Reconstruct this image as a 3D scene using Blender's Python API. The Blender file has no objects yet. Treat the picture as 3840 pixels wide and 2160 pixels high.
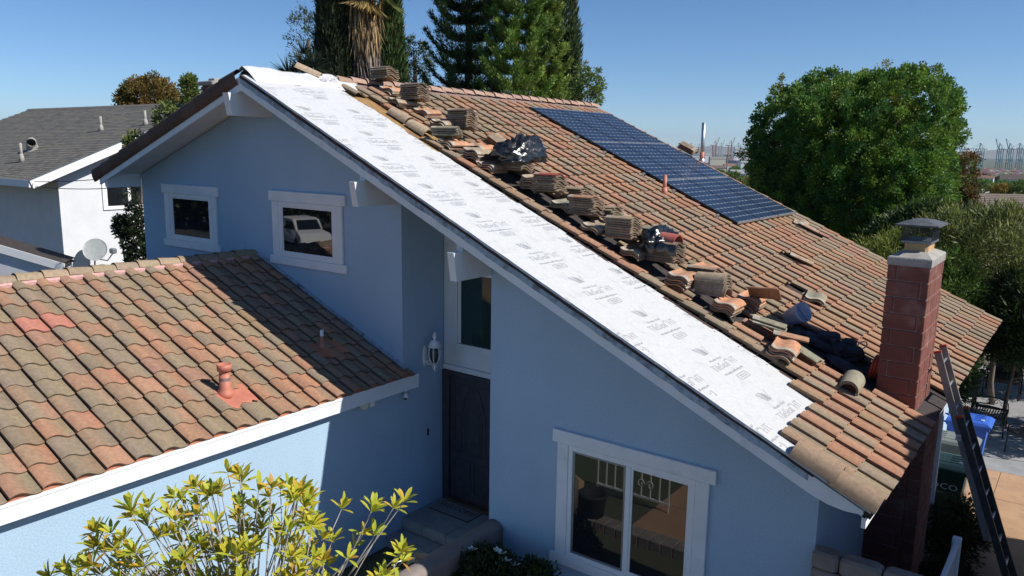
import bpy, math, random
import numpy as np
from mathutils import Vector, Matrix

R = math.radians
random.seed(7)
RNG = np.random.default_rng(7)
scene = bpy.context.scene
COL = scene.collection

# ------------------------------------------------------------------ camera
CAM = Vector((8.058, -8.118, 5.627))
_y, _p, _r = R(36.682), R(10.115), R(0.867)
FW = Vector((-math.sin(_y) * math.cos(_p), math.cos(_y) * math.cos(_p), -math.sin(_p)))
_rt = Vector((math.cos(_y), math.sin(_y), 0))
_up = _rt.cross(FW)
RT = _rt * math.cos(_r) + _up * math.sin(_r)
UP = -_rt * math.sin(_r) + _up * math.cos(_r)
cam_data = bpy.data.cameras.new('camera')
cam_data.sensor_width = 36.0
cam_data.lens = 2943.806 / 3840 * 36.0
cam_data.clip_start = 0.1
cam_data.clip_end = 90000
cam = bpy.data.objects.new('camera', cam_data)
COL.objects.link(cam)
cam.matrix_world = Matrix(((RT.x, UP.x, -FW.x, CAM.x), (RT.y, UP.y, -FW.y, CAM.y), (RT.z, UP.z, -FW.z, CAM.z), (0, 0, 0, 1)))
scene.camera = cam

# ------------------------------------------------------------------ sky and sun
SUN = Vector((1.0, 0.29, 0.92)).normalized()
SUN_EL = math.asin(SUN.z)
SUN_AZ = math.atan2(SUN.x, SUN.y)
world = bpy.data.worlds.new('World')
scene.world = world
world.use_nodes = True
wn = world.node_tree
sky = wn.nodes.new('ShaderNodeTexSky')
sky.sky_type = 'NISHITA'
sky.sun_disc = False
sky.sun_elevation = SUN_EL
sky.sun_rotation = SUN_AZ
sky.altitude = 60
sky.air_density = 0.7
sky.dust_density = 0.05
sky.ozone_density = 5.5
hsv = wn.nodes.new('ShaderNodeHueSaturation')
hsv.inputs['Saturation'].default_value = 1.08
wn.links.new(sky.outputs[0], hsv.inputs['Color'])
wn.links.new(hsv.outputs[0], wn.nodes['Background'].inputs[0])
wn.nodes['Background'].inputs[1].default_value = 0.096
sun_data = bpy.data.lights.new('sun', 'SUN')
sun_data.energy = 5.0
sun_data.angle = R(0.55)
sun_data.color = (1.0, 0.955, 0.88)
sun = bpy.data.objects.new('sun', sun_data)
COL.objects.link(sun)
sun.rotation_euler = SUN.to_track_quat('Z', 'Y').to_euler()
sun.location = (20, 5, 30)
vs = scene.view_settings
vs.view_transform = 'Standard'
vs.look = 'None'
vs.exposure = 0.28
vs.gamma = 1.0
vs.use_curve_mapping = False
scene.render.film_transparent = False
scene.cycles.max_bounces = 6
scene.cycles.diffuse_bounces = 3
scene.cycles.transparent_max_bounces = 8

# ------------------------------------------------------------------ helpers
LOC = {}

def tag(o, label=None, cat=None, group=None, kind=None):
    if label: o['label'] = label
    if cat: o['category'] = cat
    if group: o['group'] = group
    if kind: o['kind'] = kind
    return o

def thing(name, loc, label, cat, group=None):
    o = bpy.data.objects.new(name, None)
    o.empty_display_size = 0.2
    COL.objects.link(o)
    o.location = loc
    LOC[o.name] = Vector(loc)
    return tag(o, label, cat, group)

def link(name, me, parent=None, loc=None, rot=None):
    """link a mesh; loc is a WORLD location, rot a 3x3"""
    o = bpy.data.objects.new(name, me)
    COL.objects.link(o)
    w = Vector(loc) if loc is not None else (LOC[parent.name] if parent else Vector((0, 0, 0)))
    LOC[o.name] = w.copy()
    if parent:
        o.parent = parent
        off = w - LOC[parent.name]
    else:
        off = w
    if rot is not None:
        m = rot.to_4x4(); m.translation = off
        o.matrix_local = m
    else:
        o.location = off
    return o

def rot_cols(a, b, c):
    return Matrix(((a[0], b[0], c[0]), (a[1], b[1], c[1]), (a[2], b[2], c[2])))

def rz(a):
    return Matrix.Rotation(a, 3, 'Z')

class MB:
    def __init__(s):
        s.v = []; s.f = []; s.sm = []; s.c = []
        s.col = (1, 1, 1)
    def add(s, pts):
        i = len(s.v)
        s.v.extend([tuple(p) for p in pts]); s.c.extend([s.col] * len(pts))
        return i
    def poly(s, pts, smooth=False):
        i = s.add(pts)
        s.f.append(tuple(range(i, i + len(pts)))); s.sm.append(smooth)
    def box(s, x0, x1, y0, y1, z0, z1, M=None, T=None):
        P = [(x0, y0, z0), (x1, y0, z0), (x1, y1, z0), (x0, y1, z0), (x0, y0, z1), (x1, y0, z1), (x1, y1, z1), (x0, y1, z1)]
        if M is not None: P = [tuple(M @ Vector(p)) for p in P]
        if T is not None: P = [tuple(Vector(p) + Vector(T)) for p in P]
        i = s.add(P)
        for q in ((3, 2, 1, 0), (4, 5, 6, 7), (0, 1, 5, 4), (1, 2, 6, 5), (2, 3, 7, 6), (3, 0, 4, 7)):
            s.f.append(tuple(i + k for k in q)); s.sm.append(False)
    def bbox(s, x0, x1, y0, y1, z0, z1, b, M=None, T=None):
        """box with chamfered edges"""
        def ring(z, i):
            return [(x0 + i, y0 + b, z), (x0 + b, y0 + i, z), (x1 - b, y0 + i, z), (x1 - i, y0 + b, z), (x1 - i, y1 - b, z), (x1 - b, y1 - i, z), (x0 + b, y1 - i, z), (x0 + i, y1 - b, z)]
        rs = [[(x0 + b, y0 + 2 * b, z0), (x0 + 2 * b, y0 + b, z0), (x1 - 2 * b, y0 + b, z0), (x1 - b, y0 + 2 * b, z0), (x1 - b, y1 - 2 * b, z0), (x1 - 2 * b, y1 - b, z0), (x0 + 2 * b, y1 - b, z0), (x0 + b, y1 - 2 * b, z0)],
              ring(z0 + b, 0), ring(z1 - b, 0),
              [(x0 + b, y0 + 2 * b, z1), (x0 + 2 * b, y0 + b, z1), (x1 - 2 * b, y0 + b, z1), (x1 - b, y0 + 2 * b, z1), (x1 - b, y1 - 2 * b, z1), (x1 - 2 * b, y1 - b, z1), (x0 + 2 * b, y1 - b, z1), (x0 + b, y1 - 2 * b, z1)]]
        s.rings(rs, True, True, M=M, T=T)
    def rings(s, rs, cap0=False, cap1=False, smooth=False, closed=True, M=None, T=None):
        n = len(rs[0]); idx = []
        for r in rs:
            P = r
            if M is not None: P = [tuple(M @ Vector(p)) for p in P]
            if T is not None: P = [tuple(Vector(p) + Vector(T)) for p in P]
            idx.append(s.add(P))
        for a, b in zip(idx[:-1], idx[1:]):
            for k in range(n if closed else n - 1):
                k2 = (k + 1) % n
                s.f.append((a + k, a + k2, b + k2, b + k)); s.sm.append(smooth)
        if cap0: s.f.append(tuple(idx[0] + k for k in reversed(range(n)))); s.sm.append(False)
        if cap1: s.f.append(tuple(idx[-1] + k for k in range(n))); s.sm.append(False)
    def bar(s, p, q, w, h=None, up=(0, 0, 1)):
        h = h or w
        p, q = Vector(p), Vector(q)
        d = (q - p).normalized(); u = Vector(up)
        if abs(d.dot(u)) > .98: u = Vector((1, 0, 0))
        a = d.cross(u).normalized(); b = a.cross(d)
        r = lambda c: [tuple(c - a * w / 2 - b * h / 2), tuple(c + a * w / 2 - b * h / 2), tuple(c + a * w / 2 + b * h / 2), tuple(c - a * w / 2 + b * h / 2)]
        s.rings([r(p), r(q)], True, True)
    def tube(s, pts, rad, n=8, cap=True, smooth=True):
        pts = [Vector(p) for p in pts]
        rads = rad if isinstance(rad, (list, tuple)) else [rad] * len(pts)
        rs = []; prev = None
        for i, p in enumerate(pts):
            d = (pts[min(i + 1, len(pts) - 1)] - pts[max(i - 1, 0)])
            d = d.normalized() if d.length > 1e-9 else Vector((0, 0, 1))
            if prev is None:
                u = Vector((0, 0, 1)) if abs(d.z) < .9 else Vector((1, 0, 0))
                a = d.cross(u).normalized()
            else:
                a = (prev - d * prev.dot(d))
                a = a.normalized() if a.length > 1e-6 else d.orthogonal().normalized()
            prev = a; b = d.cross(a)
            rs.append([tuple(p + (a * math.cos(t) + b * math.sin(t)) * rads[i]) for t in [2 * math.pi * k / n for k in range(n)]])
        s.rings(rs, cap, cap, smooth)
    def lathe(s, prof, n=16, T=(0, 0, 0), M=None, cap0=True, cap1=True, smooth=True):
        rs = [[(r * math.cos(2 * math.pi * k / n), r * math.sin(2 * math.pi * k / n), z) for k in range(n)] for r, z in prof]
        s.rings(rs, cap0, cap1, smooth, M=M, T=T)
    def extrude(s, poly2, fn, d0, d1):
        """polygon in a plane: fn(u,v,d) -> 3d point"""
        A = [fn(u, v, d0) for u, v in poly2]; B = [fn(u, v, d1) for u, v in poly2]
        s.rings([A, B], True, True)
    def mesh(s, name, mat, origin=(0, 0, 0), colors=False):
        me = bpy.data.meshes.new(name)
        o = Vector(origin)
        me.from_pydata([(x - o.x, y - o.y, z - o.z) for x, y, z in s.v], [], s.f)
        me.polygons.foreach_set('use_smooth', s.sm)
        if mat: me.materials.append(mat)
        if colors:
            at = me.attributes.new('Col', 'FLOAT_COLOR', 'POINT')
            at.data.foreach_set('color', np.array([(*c, 1) for c in s.c], np.float32).ravel())
        me.update()
        return me
    def build(s, name, mat, parent=None, origin=None, colors=False):
        if origin is None: origin = LOC[parent.name] if parent else (0, 0, 0)
        return link(name, s.mesh(name, mat, origin, colors), parent, origin)

def quads_mesh(name, V, C, mat, origin=(0, 0, 0), smooth=False):
    """V (n,4,3) float, C (n,3): fast leaf mesh with a colour per quad"""
    V = np.asarray(V, np.float32); n = len(V)
    me = bpy.data.meshes.new(name)
    me.vertices.add(n * 4)
    me.vertices.foreach_set('co', (V - np.asarray(origin, np.float32)).ravel())
    me.loops.add(n * 4); me.loops.foreach_set('vertex_index', np.arange(n * 4, dtype=np.int32))
    me.polygons.add(n)
    me.polygons.foreach_set('loop_start', np.arange(0, n * 4, 4, dtype=np.int32))
    me.polygons.foreach_set('loop_total', np.full(n, 4, np.int32))
    me.update(calc_edges=True)
    at = me.attributes.new('Col', 'FLOAT_COLOR', 'POINT')
    c4 = np.ones((n, 4, 4), np.float32); c4[:, :, :3] = np.asarray(C, np.float32)[:, None, :]
    at.data.foreach_set('color', c4.ravel())
    me.materials.append(mat)
    return me

def unit(a):
    return a / np.maximum(np.linalg.norm(a, axis=-1, keepdims=True), 1e-9)

def blades(P, D, L, W, rng=RNG, belly=.45):
    """rhombus leaves: base P, direction D (unit), length L, width W"""
    n = len(P); L = np.broadcast_to(L, (n,))[:, None]; W = np.broadcast_to(W, (n,))[:, None]
    S = unit(np.cross(D, unit(rng.normal(size=(n, 3)))))
    mid = P + D * L * belly
    return np.stack([P, mid + S * W / 2, P + D * L, mid - S * W / 2], 1)

# ------------------------------------------------------------------ materials
def nodes_of(m):
    m.use_nodes = True
    nt = m.node_tree
    return nt, nt.nodes['Principled BSDF']

def pm(name, c1, c2=None, scale=4.0, rough=.8, bump=0.0, bscale=60.0, metal=0.0, detail=4.0, coord='world', ramp=(.35, .65), spec=.5, c3=None, s3=1.0, r3=(.55, .7)):
    m = bpy.data.materials.new(name)
    nt, bs = nodes_of(m)
    bs.inputs['Roughness'].default_value = rough
    bs.inputs['Metallic'].default_value = metal
    bs.inputs['Specular IOR Level'].default_value = spec
    bs.inputs['Base Color'].default_value = (*c1, 1)
    if coord == 'world':
        g = nt.nodes.new('ShaderNodeNewGeometry'); co = g.outputs['Position']
    else:
        g = nt.nodes.new('ShaderNodeTexCoord'); co = g.outputs['Object']
    if c2 is not None:
        n = nt.nodes.new('ShaderNodeTexNoise'); n.inputs['Scale'].default_value = scale; n.inputs['Detail'].default_value = detail
        nt.links.new(co, n.inputs['Vector'])
        r = nt.nodes.new('ShaderNodeValToRGB')
        r.color_ramp.elements[0].position = ramp[0]; r.color_ramp.elements[1].position = ramp[1]
        r.color_ramp.elements[0].color = (*c1, 1); r.color_ramp.elements[1].color = (*c2, 1)
        nt.links.new(n.outputs['Fac'], r.inputs['Fac'])
        out = r.outputs['Color']
        if c3 is not None:
            n3 = nt.nodes.new('ShaderNodeTexNoise'); n3.inputs['Scale'].default_value = s3; n3.inputs['Detail'].default_value = 6
            nt.links.new(co, n3.inputs['Vector'])
            mr = nt.nodes.new('ShaderNodeMapRange'); mr.inputs[1].default_value = r3[0]; mr.inputs[2].default_value = r3[1]
            nt.links.new(n3.outputs['Fac'], mr.inputs[0])
            mx = nt.nodes.new('ShaderNodeMix'); mx.data_type = 'RGBA'
            nt.links.new(mr.outputs[0], mx.inputs[0]); nt.links.new(out, mx.inputs[6]); mx.inputs[7].default_value = (*c3, 1)
            out = mx.outputs[2]
        nt.links.new(out, bs.inputs['Base Color'])
    if bump:
        n2 = nt.nodes.new('ShaderNodeTexNoise'); n2.inputs['Scale'].default_value = bscale; n2.inputs['Detail'].default_value = 5
        nt.links.new(co, n2.inputs['Vector'])
        b = nt.nodes.new('ShaderNodeBump'); b.inputs['Strength'].default_value = bump; b.inputs['Distance'].default_value = .02
        nt.links.new(n2.outputs['Fac'], b.inputs['Height']); nt.links.new(b.outputs['Normal'], bs.inputs['Normal'])
    return m

def attr_mat(name, rough=.85, mottle=.25, mscale=18.0, bump=.25, bscale=90.0, translucent=0.0, dirt=None, spec=.4):
    """colour from the mesh attribute Col times a noise"""
    m = bpy.data.materials.new(name)
    nt, bs = nodes_of(m)
    bs.inputs['Roughness'].default_value = rough
    bs.inputs['Specular IOR Level'].default_value = spec
    a = nt.nodes.new('ShaderNodeAttribute'); a.attribute_name = 'Col'
    out = a.outputs['Color']
    g = nt.nodes.new('ShaderNodeNewGeometry')
    if mottle:
        n = nt.nodes.new('ShaderNodeTexNoise'); n.inputs['Scale'].default_value = mscale; n.inputs['Detail'].default_value = 5
        nt.links.new(g.outputs['Position'], n.inputs['Vector'])
        mr = nt.nodes.new('ShaderNodeMapRange'); mr.inputs[1].default_value = .3; mr.inputs[2].default_value = .7
        mr.inputs[3].default_value = 1 - mottle; mr.inputs[4].default_value = 1 + mottle
        nt.links.new(n.outputs['Fac'], mr.inputs[0])
        mx = nt.nodes.new('ShaderNodeMix'); mx.data_type = 'RGBA'; mx.blend_type = 'MULTIPLY'; mx.inputs[0].default_value = 1
        nt.links.new(out, mx.inputs[6]); nt.links.new(mr.outputs[0], mx.inputs[7])
        out = mx.outputs[2]
    if dirt is not None:
        n = nt.nodes.new('ShaderNodeTexNoise'); n.inputs['Scale'].default_value = dirt[1]; n.inputs['Detail'].default_value = 8; n.inputs['Roughness'].default_value = .7
        nt.links.new(g.outputs['Position'], n.inputs['Vector'])
        mr = nt.nodes.new('ShaderNodeMapRange'); mr.inputs[1].default_value = dirt[2]; mr.inputs[2].default_value = dirt[3]; mr.inputs[4].default_value = dirt[4]
        nt.links.new(n.outputs['Fac'], mr.inputs[0])
        mx = nt.nodes.new('ShaderNodeMix'); mx.data_type = 'RGBA'
        nt.links.new(mr.outputs[0], mx.inputs[0]); nt.links.new(out, mx.inputs[6]); mx.inputs[7].default_value = (*dirt[0], 1)
        out = mx.outputs[2]
    nt.links.new(out, bs.inputs['Base Color'])
    if bump:
        n2 = nt.nodes.new('ShaderNodeTexNoise'); n2.inputs['Scale'].default_value = bscale; n2.inputs['Detail'].default_value = 4
        nt.links.new(g.outputs['Position'], n2.inputs['Vector'])
        b = nt.nodes.new('ShaderNodeBump'); b.inputs['Strength'].default_value = bump; b.inputs['Distance'].default_value = .01
        nt.links.new(n2.outputs['Fac'], b.inputs['Height']); nt.links.new(b.outputs['Normal'], bs.inputs['Normal'])
    if translucent:
        tr = nt.nodes.new('ShaderNodeBsdfTranslucent')
        nt.links.new(out, tr.inputs['Color'])
        ms = nt.nodes.new('ShaderNodeMixShader'); ms.inputs[0].default_value = translucent
        o = nt.nodes['Material Output']
        nt.links.new(bs.outputs[0], ms.inputs[1]); nt.links.new(tr.outputs[0], ms.inputs[2]); nt.links.new(ms.outputs[0], o.inputs['Surface'])
    return m

M = {}
M['stucco'] = pm('stucco', (.35, .49, .63), (.376, .517, .657), 1.1, .92, .2, 60, c3=(.32, .45, .585), s3=.55, r3=(.5, .8))
def streaks(m, strength=.10):
    nt = m.node_tree; bs = nt.nodes['Principled BSDF']
    src = bs.inputs['Base Color'].links[0].from_socket
    g = nt.nodes.new('ShaderNodeNewGeometry'); mp = nt.nodes.new('ShaderNodeMapping'); mp.inputs['Scale'].default_value = (1.3, 1.3, .4)
    nt.links.new(g.outputs['Position'], mp.inputs['Vector'])
    n1 = nt.nodes.new('ShaderNodeTexNoise'); n1.inputs['Scale'].default_value = 1.0; n1.inputs['Detail'].default_value = 6
    nt.links.new(mp.outputs[0], n1.inputs['Vector'])
    n2 = nt.nodes.new('ShaderNodeTexNoise'); n2.inputs['Scale'].default_value = 55; n2.inputs['Detail'].default_value = 3
    nt.links.new(g.outputs['Position'], n2.inputs['Vector'])
    a = nt.nodes.new('ShaderNodeMapRange'); a.inputs[1].default_value = .3; a.inputs[2].default_value = .75; a.inputs[3].default_value = 1 + strength * .4; a.inputs[4].default_value = 1 - strength
    nt.links.new(n1.outputs['Fac'], a.inputs[0])
    c = nt.nodes.new('ShaderNodeMapRange'); c.inputs[1].default_value = .3; c.inputs[2].default_value = .7; c.inputs[3].default_value = 1 - strength * 1.7; c.inputs[4].default_value = 1 + strength * 1.7
    nt.links.new(n2.outputs['Fac'], c.inputs[0])
    mu = nt.nodes.new('ShaderNodeMath'); mu.operation = 'MULTIPLY'; nt.links.new(a.outputs[0], mu.inputs[0]); nt.links.new(c.outputs[0], mu.inputs[1])
    mx = nt.nodes.new('ShaderNodeMix'); mx.data_type = 'RGBA'; mx.blend_type = 'MULTIPLY'; mx.inputs[0].default_value = 1
    nt.links.new(src, mx.inputs[6]); nt.links.new(mu.outputs[0], mx.inputs[7]); nt.links.new(mx.outputs[2], bs.inputs['Base Color'])
streaks(M['stucco'], .055)
M['trim'] = pm('trim_paint', (.77, .80, .82), (.70, .74, .76), 3, .6, .12, 30, c3=(.62, .64, .64), s3=5, r3=(.62, .8))
M['vinyl'] = pm('white_vinyl', (.78, .80, .82), (.74, .77, .79), 6, .35)
M['weather'] = pm('weathered_blue_wood', (.38, .47, .56), (.28, .35, .42), 14, .85, .4, 40, c3=(.12, .13, .15), s3=7, r3=(.5, .75))
M['felt'] = pm('black_felt', (.028, .024, .024), (.05, .038, .034), 9, .9, .3, 60)
M['felt_brown'] = pm('brown_old_felt', (.075, .045, .036), (.035, .026, .024), 6, .95, .4, 50)
M['deck'] = pm('tan_roof_deck', (.34, .20, .075), (.25, .14, .05), 12, .85, .3, 80, c3=(.16, .09, .035), s3=4, r3=(.5, .7))
M['under'] = pm('white_underlayment', (.555, .56, .565), (.51, .515, .52), 26, .62, .45, 5, c3=(.42, .43, .445), s3=6, r3=(.55, .85))
M['print'] = pm('grey_print', (.30, .31, .33), (.40, .41, .43), 40, .7)
M['glass'] = pm('dark_glass', (.012, .014, .017), rough=.015, spec=.9)
M['glass'].node_tree.nodes['Principled BSDF'].inputs['IOR'].default_value = 1.6
M['glass_green'] = pm('green_dark_glass', (.018, .045, .045), rough=.05, spec=.7)
M['door'] = pm('dark_door', (.040, .040, .052), (.055, .052, .062), 8, .5, .1, 30)
M['brass'] = pm('brass', (.62, .45, .18), rough=.3, metal=1)
M['porch'] = pm('porch_paver', (.23, .235, .25), (.31, .31, .31), 5, .75, .25, 60)
M['tile'] = attr_mat('roof_tile', .88, .16, 22, .35, 150, dirt=((.15, .12, .095), 3.2, .58, .85, .45))
M['loose'] = attr_mat('loose_tile', .9, .22, 16, .4, 120, dirt=((.25, .2, .155), 9, .52, .8, .7))
M['terracotta'] = pm('terracotta', (.42, .15, .085), (.50, .20, .12), 7, .8, .2, 60)
M['clay_paint'] = pm('red_paint', (.50, .185, .125), (.43, .15, .10), 9, .55, .1, 40)
M['mortar'] = pm('mortar', (.28, .20, .185), (.20, .13, .12), 14, .95, .4, 60)
M['pinkmortar'] = pm('pink_mortar', (.60, .36, .34), (.5, .29, .27), 14, .95, .4, 60)
M['brick'] = pm('red_block', (.145, .052, .040), (.195, .068, .050), 4, .85, .45, 45, c3=(.30, .17, .15), s3=3.5, r3=(.54, .8))
M['cement'] = pm('cement', (.36, .345, .315), (.28, .265, .245), 8, .9, .4, 50, c3=(.25, .235, .22), s3=4, r3=(.55, .75))
M['fluetile'] = pm('clay_flue', (.55, .36, .18), (.46, .29, .15), 8, .8)
M['greymetal'] = pm('grey_sheet_metal', (.20, .225, .25), (.26, .28, .30), 6, .45, metal=.6)
M['lidmetal'] = pm('dark_lid_metal', (.06, .07, .08), (.09, .10, .108), 6, .6, metal=.1, c3=(.18, .15, .12), s3=9, r3=(.55, .75))
M['wire'] = pm('dark_wire', (.045, .045, .05), rough=.5, metal=.4)
M['alu'] = pm('aluminium', (.52, .53, .54), (.42, .43, .44), 12, .4, metal=.85)
M['blackframe'] = pm('black_anodised', (.02, .021, .024), rough=.4, metal=.5)
M['cell'] = pm('solar_cell', (.014, .024, .048), (.018, .030, .058), 3, .3, spec=.3)
M['cellback'] = pm('solar_backsheet', (.24, .28, .34), rough=.3, spec=.4)
M['blackbag'] = pm('black_plastic', (.010, .011, .013), rough=.28, bump=.5, bscale=14, spec=.8)
M['darkcloth'] = pm('dark_cloth', (.022, .021, .028), (.04, .036, .045), 12, .85, .5, 40)
M['bucketblue'] = pm('translucent_blue_plastic', (.46, .58, .76), (.55, .66, .80), 5, .2)
M['hose'] = pm('red_hose', (.50, .07, .04), rough=.45)
_m = M['bucketblue']; _nt = _m.node_tree; _tr = _nt.nodes.new('ShaderNodeBsdfTranslucent'); _tr.inputs['Color'].default_value = (.62, .74, .9, 1)
_ms = _nt.nodes.new('ShaderNodeMixShader'); _ms.inputs[0].default_value = .5
_nt.links.new(_nt.nodes['Principled BSDF'].outputs[0], _ms.inputs[1]); _nt.links.new(_tr.outputs[0], _ms.inputs[2]); _nt.links.new(_ms.outputs[0], _nt.nodes['Material Output'].inputs['Surface'])
M['white'] = pm('white_plastic', (.8, .8, .8), rough=.45)
M['binblue'] = pm('blue_bin', (.03, .11, .48), (.04, .13, .52), 4, .5)
M['bingrey'] = pm('grey_bin', (.15, .165, .165), (.19, .205, .20), 4, .55)
M['bingreen'] = pm('green_bin', (.012, .06, .035), (.018, .075, .045), 4, .5)
M['lidgreen'] = pm('green_lid', (.115, .19, .15), (.15, .23, .185), 4, .55)
M['rubber'] = pm('black_rubber', (.018, .018, .018), rough=.8)
M['iron'] = pm('black_iron', (.016, .016, .018), rough=.5)
M['patio'] = pm('patio_concrete', (.44, .27, .155), (.37, .22, .125), 2.2, .9, .2, 25, c3=(.30, .19, .12), s3=6, r3=(.56, .75))
M['patiogrey'] = pm('grey_paving', (.30, .30, .30), (.23, .235, .24), 3, .9, .3, 20)
M['block'] = pm('slump_block', (.20, .17, .145), (.27, .235, .205), 5, .95, .6, 25)
M['lowwall'] = pm('brown_stucco', (.20, .165, .15), (.25, .21, .19), 5, .95, .4, 40)
M['cardboard'] = pm('cardboard', (.52, .36, .21), (.46, .31, .18), 6, .85)
M['ladder'] = pm('ladder_alu', (.34, .33, .32), (.26, .25, .245), 10, .5, metal=.4)
M['ladder_dark'] = pm('ladder_dark', (.05, .05, .055), (.08, .08, .085), 10, .5, metal=.3)
M['shingle'] = attr_mat('grey_shingle', .95, .22, 30, .5, 120)
M['nwall'] = pm('neighbour_stucco', (.66, .67, .70), (.61, .62, .65), 2, .92, .3, 40)
M['leaf'] = attr_mat('leaf', .55, .12, 3, 0, translucent=.32)
M['needle'] = attr_mat('needle', .6, .12, 2, 0, translucent=.2)
M['dry'] = attr_mat('dry_frond', .9, .2, 5, 0)
M['bark'] = pm('bark', (.13, .10, .075), (.20, .165, .13), 10, .95, .6, 30)
M['twig'] = pm('pale_twig', (.36, .33, .31), (.27, .235, .215), 20, .9)
M['soil'] = pm('ground_earth', (.085, .075, .045), (.12, .105, .065), .05, .95, 0, c3=(.06, .075, .03), s3=.02, r3=(.45, .6))
M['petal'] = pm('white_petal', (.8, .8, .78), rough=.6)
M['steel_red'] = pm('crane_red', (.30, .16, .13), rough=.7)
M['steel_teal'] = pm('crane_teal', (.10, .24, .27), rough=.7)
M['steel_grey'] = pm('crane_grey', (.36, .38, .41), rough=.7)
M['housewhite'] = pm('crane_house_white', (.7, .7, .7), rough=.7)

# ------------------------------------------------------------------ main geometry numbers
XR, ZA, S = -2.779, 6.677, .456
CA, SA = 1 / math.sqrt(1 + S * S), S / math.sqrt(1 + S * S)
SL = .348
CL, SLn = 1 / math.sqrt(1 + SL * SL), SL / math.sqrt(1 + SL * SL)
GX, GZ, SG = -3.536, 3.725, .400
CG, SGn = 1 / math.sqrt(1 + SG * SG), SG / math.sqrt(1 + SG * SG)
OV = .62
GROUND = -.34
YB = 9.98                      # back of the main roof

def RP(u, y, h=0.0):           # point on the main right slope
    return Vector((XR + u * CA + h * SA, y, ZA - u * SA + h * CA))
def RX(x, y, h=0.0):           # same, by world x on the deck
    return RP((x - XR) / CA, y, h)
def GP(u, y, h=0.0):           # garage right slope
    return Vector((GX + u * CG + h * SGn, y, GZ - u * SGn + h * CG))
def at(px, py, depth):         # a point seen at a photo pixel, at a given distance
    return CAM + (FW + RT * ((px - 1920) / 2943.806) - UP * ((py - 1080) / 2943.806)) * depth
# ================================================================== HOUSE
house = thing('house', (0, 0, GROUND), 'blue stucco house with half stripped tile roof and attached garage wing', 'house')

def roofz(x):
    return ZA - S * (x - XR) if x > XR else ZA - SL * (XR - x)

def wall_poly(name, pts, y0, y1, mat=None, parent=house):
    b = MB(); b.extrude(pts, lambda u, v, d: (u, d, v), y1, y0)
    return b.build(name, mat or M['stucco'], parent)

# front walls (facing the camera), side walls, recess
gt = lambda x: roofz(x) - .155
wall_poly('wall', [(-7.135, GROUND), (0, GROUND), (0, gt(0)), (XR, gt(XR)), (-7.135, gt(-7.135))], 0, .15)
wall_poly('wall', [(1.668, GROUND), (6.061, GROUND), (6.061, gt(6.061)), (1.668, gt(1.668))], 0, .15)
wall_poly('wall', [(-.02, GROUND), (1.70, GROUND), (1.70, gt(1.70)), (-.02, gt(-.02))], .957, 1.1)
def side_wall(x0, x1, y0, y1, zt):
    b = MB(); b.box(x0, x1, y0, y1, GROUND, zt); return b.build('wall', M['stucco'], house)
side_wall(-.15, -.0, .152, .955, gt(0) - .03)
side_wall(1.668, 1.80, .152, .955, gt(1.80) - .01)
side_wall(-7.135, -6.99, .152, 9.4, gt(-7.135))
side_wall(5.93, 6.061, .152, 9.4, gt(6.061))
wall_poly('wall', [(-7.135, GROUND), (6.061, GROUND), (6.061, gt(6.061)), (XR, gt(XR)), (-7.135, gt(-7.135))], 9.402, 9.55)
# garage walls
b = MB(); b.box(-.14, 0, -7.5, -.002, GROUND, 2.24); b.build('wall', M['stucco'], house)
gtop = lambda x: GZ - SG * abs(x - GX) - .14
wall_poly('wall', [(-6.9, GROUND), (-.142, GROUND), (-.142, gtop(-.142)), (GX, gtop(GX)), (-6.9, gtop(-6.9))], -7.5, -7.36)
b = MB(); b.box(-7.04, -6.9, -7.5, -.002, GROUND, gtop(-6.9)); b.build('wall', M['stucco'], house)

# --- main roof: slabs
b = MB()
UE = (6.735 - XR) / CA
UL = (7.58 + XR) / CL
fnR = lambda u, h, y: tuple(RP(u, y, h))
fnL = lambda u, h, y: (XR - u * CL - h * SLn, y, ZA - u * SLn + h * CL)
b.extrude([(0, -.095), (UE - .02, -.095), (UE - .02, 0), (0, 0)], fnR, -OV, YB)
b.extrude([(0.004, -.095), (0.004, 0), (UL, 0), (UL, -.095)], lambda u, h, y: fnL(u, h, y), -OV, YB)
main_roof = b.build('roof', M['felt'], house)
b = MB()
b.extrude([(.03, -.125), (UE - .06, -.125), (UE - .06, -.098), (.03, -.098)], fnR, -OV + .02, YB - .02)
b.extrude([(.03, -.125), (.03, -.098), (UL - .05, -.098), (UL - .05, -.125)], fnL, -OV + .02, YB - .02)
b.build('soffit', M['trim'], main_roof)
# bare deck strip beside the new underlayment
b = MB(); b.extrude([(.25, .002), (3.1, .002), (3.1, .006), (.25, .006)], fnR, 1.0, 1.62); b.build('bare_deck', M['deck'], main_roof)
b = MB(); b.extrude([(3.1, .002), (9.0, .002), (9.0, .0045), (3.1, .0045)], fnR, 1.0, 1.2); b.build('old_felt', M['felt_brown'], main_roof)

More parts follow.
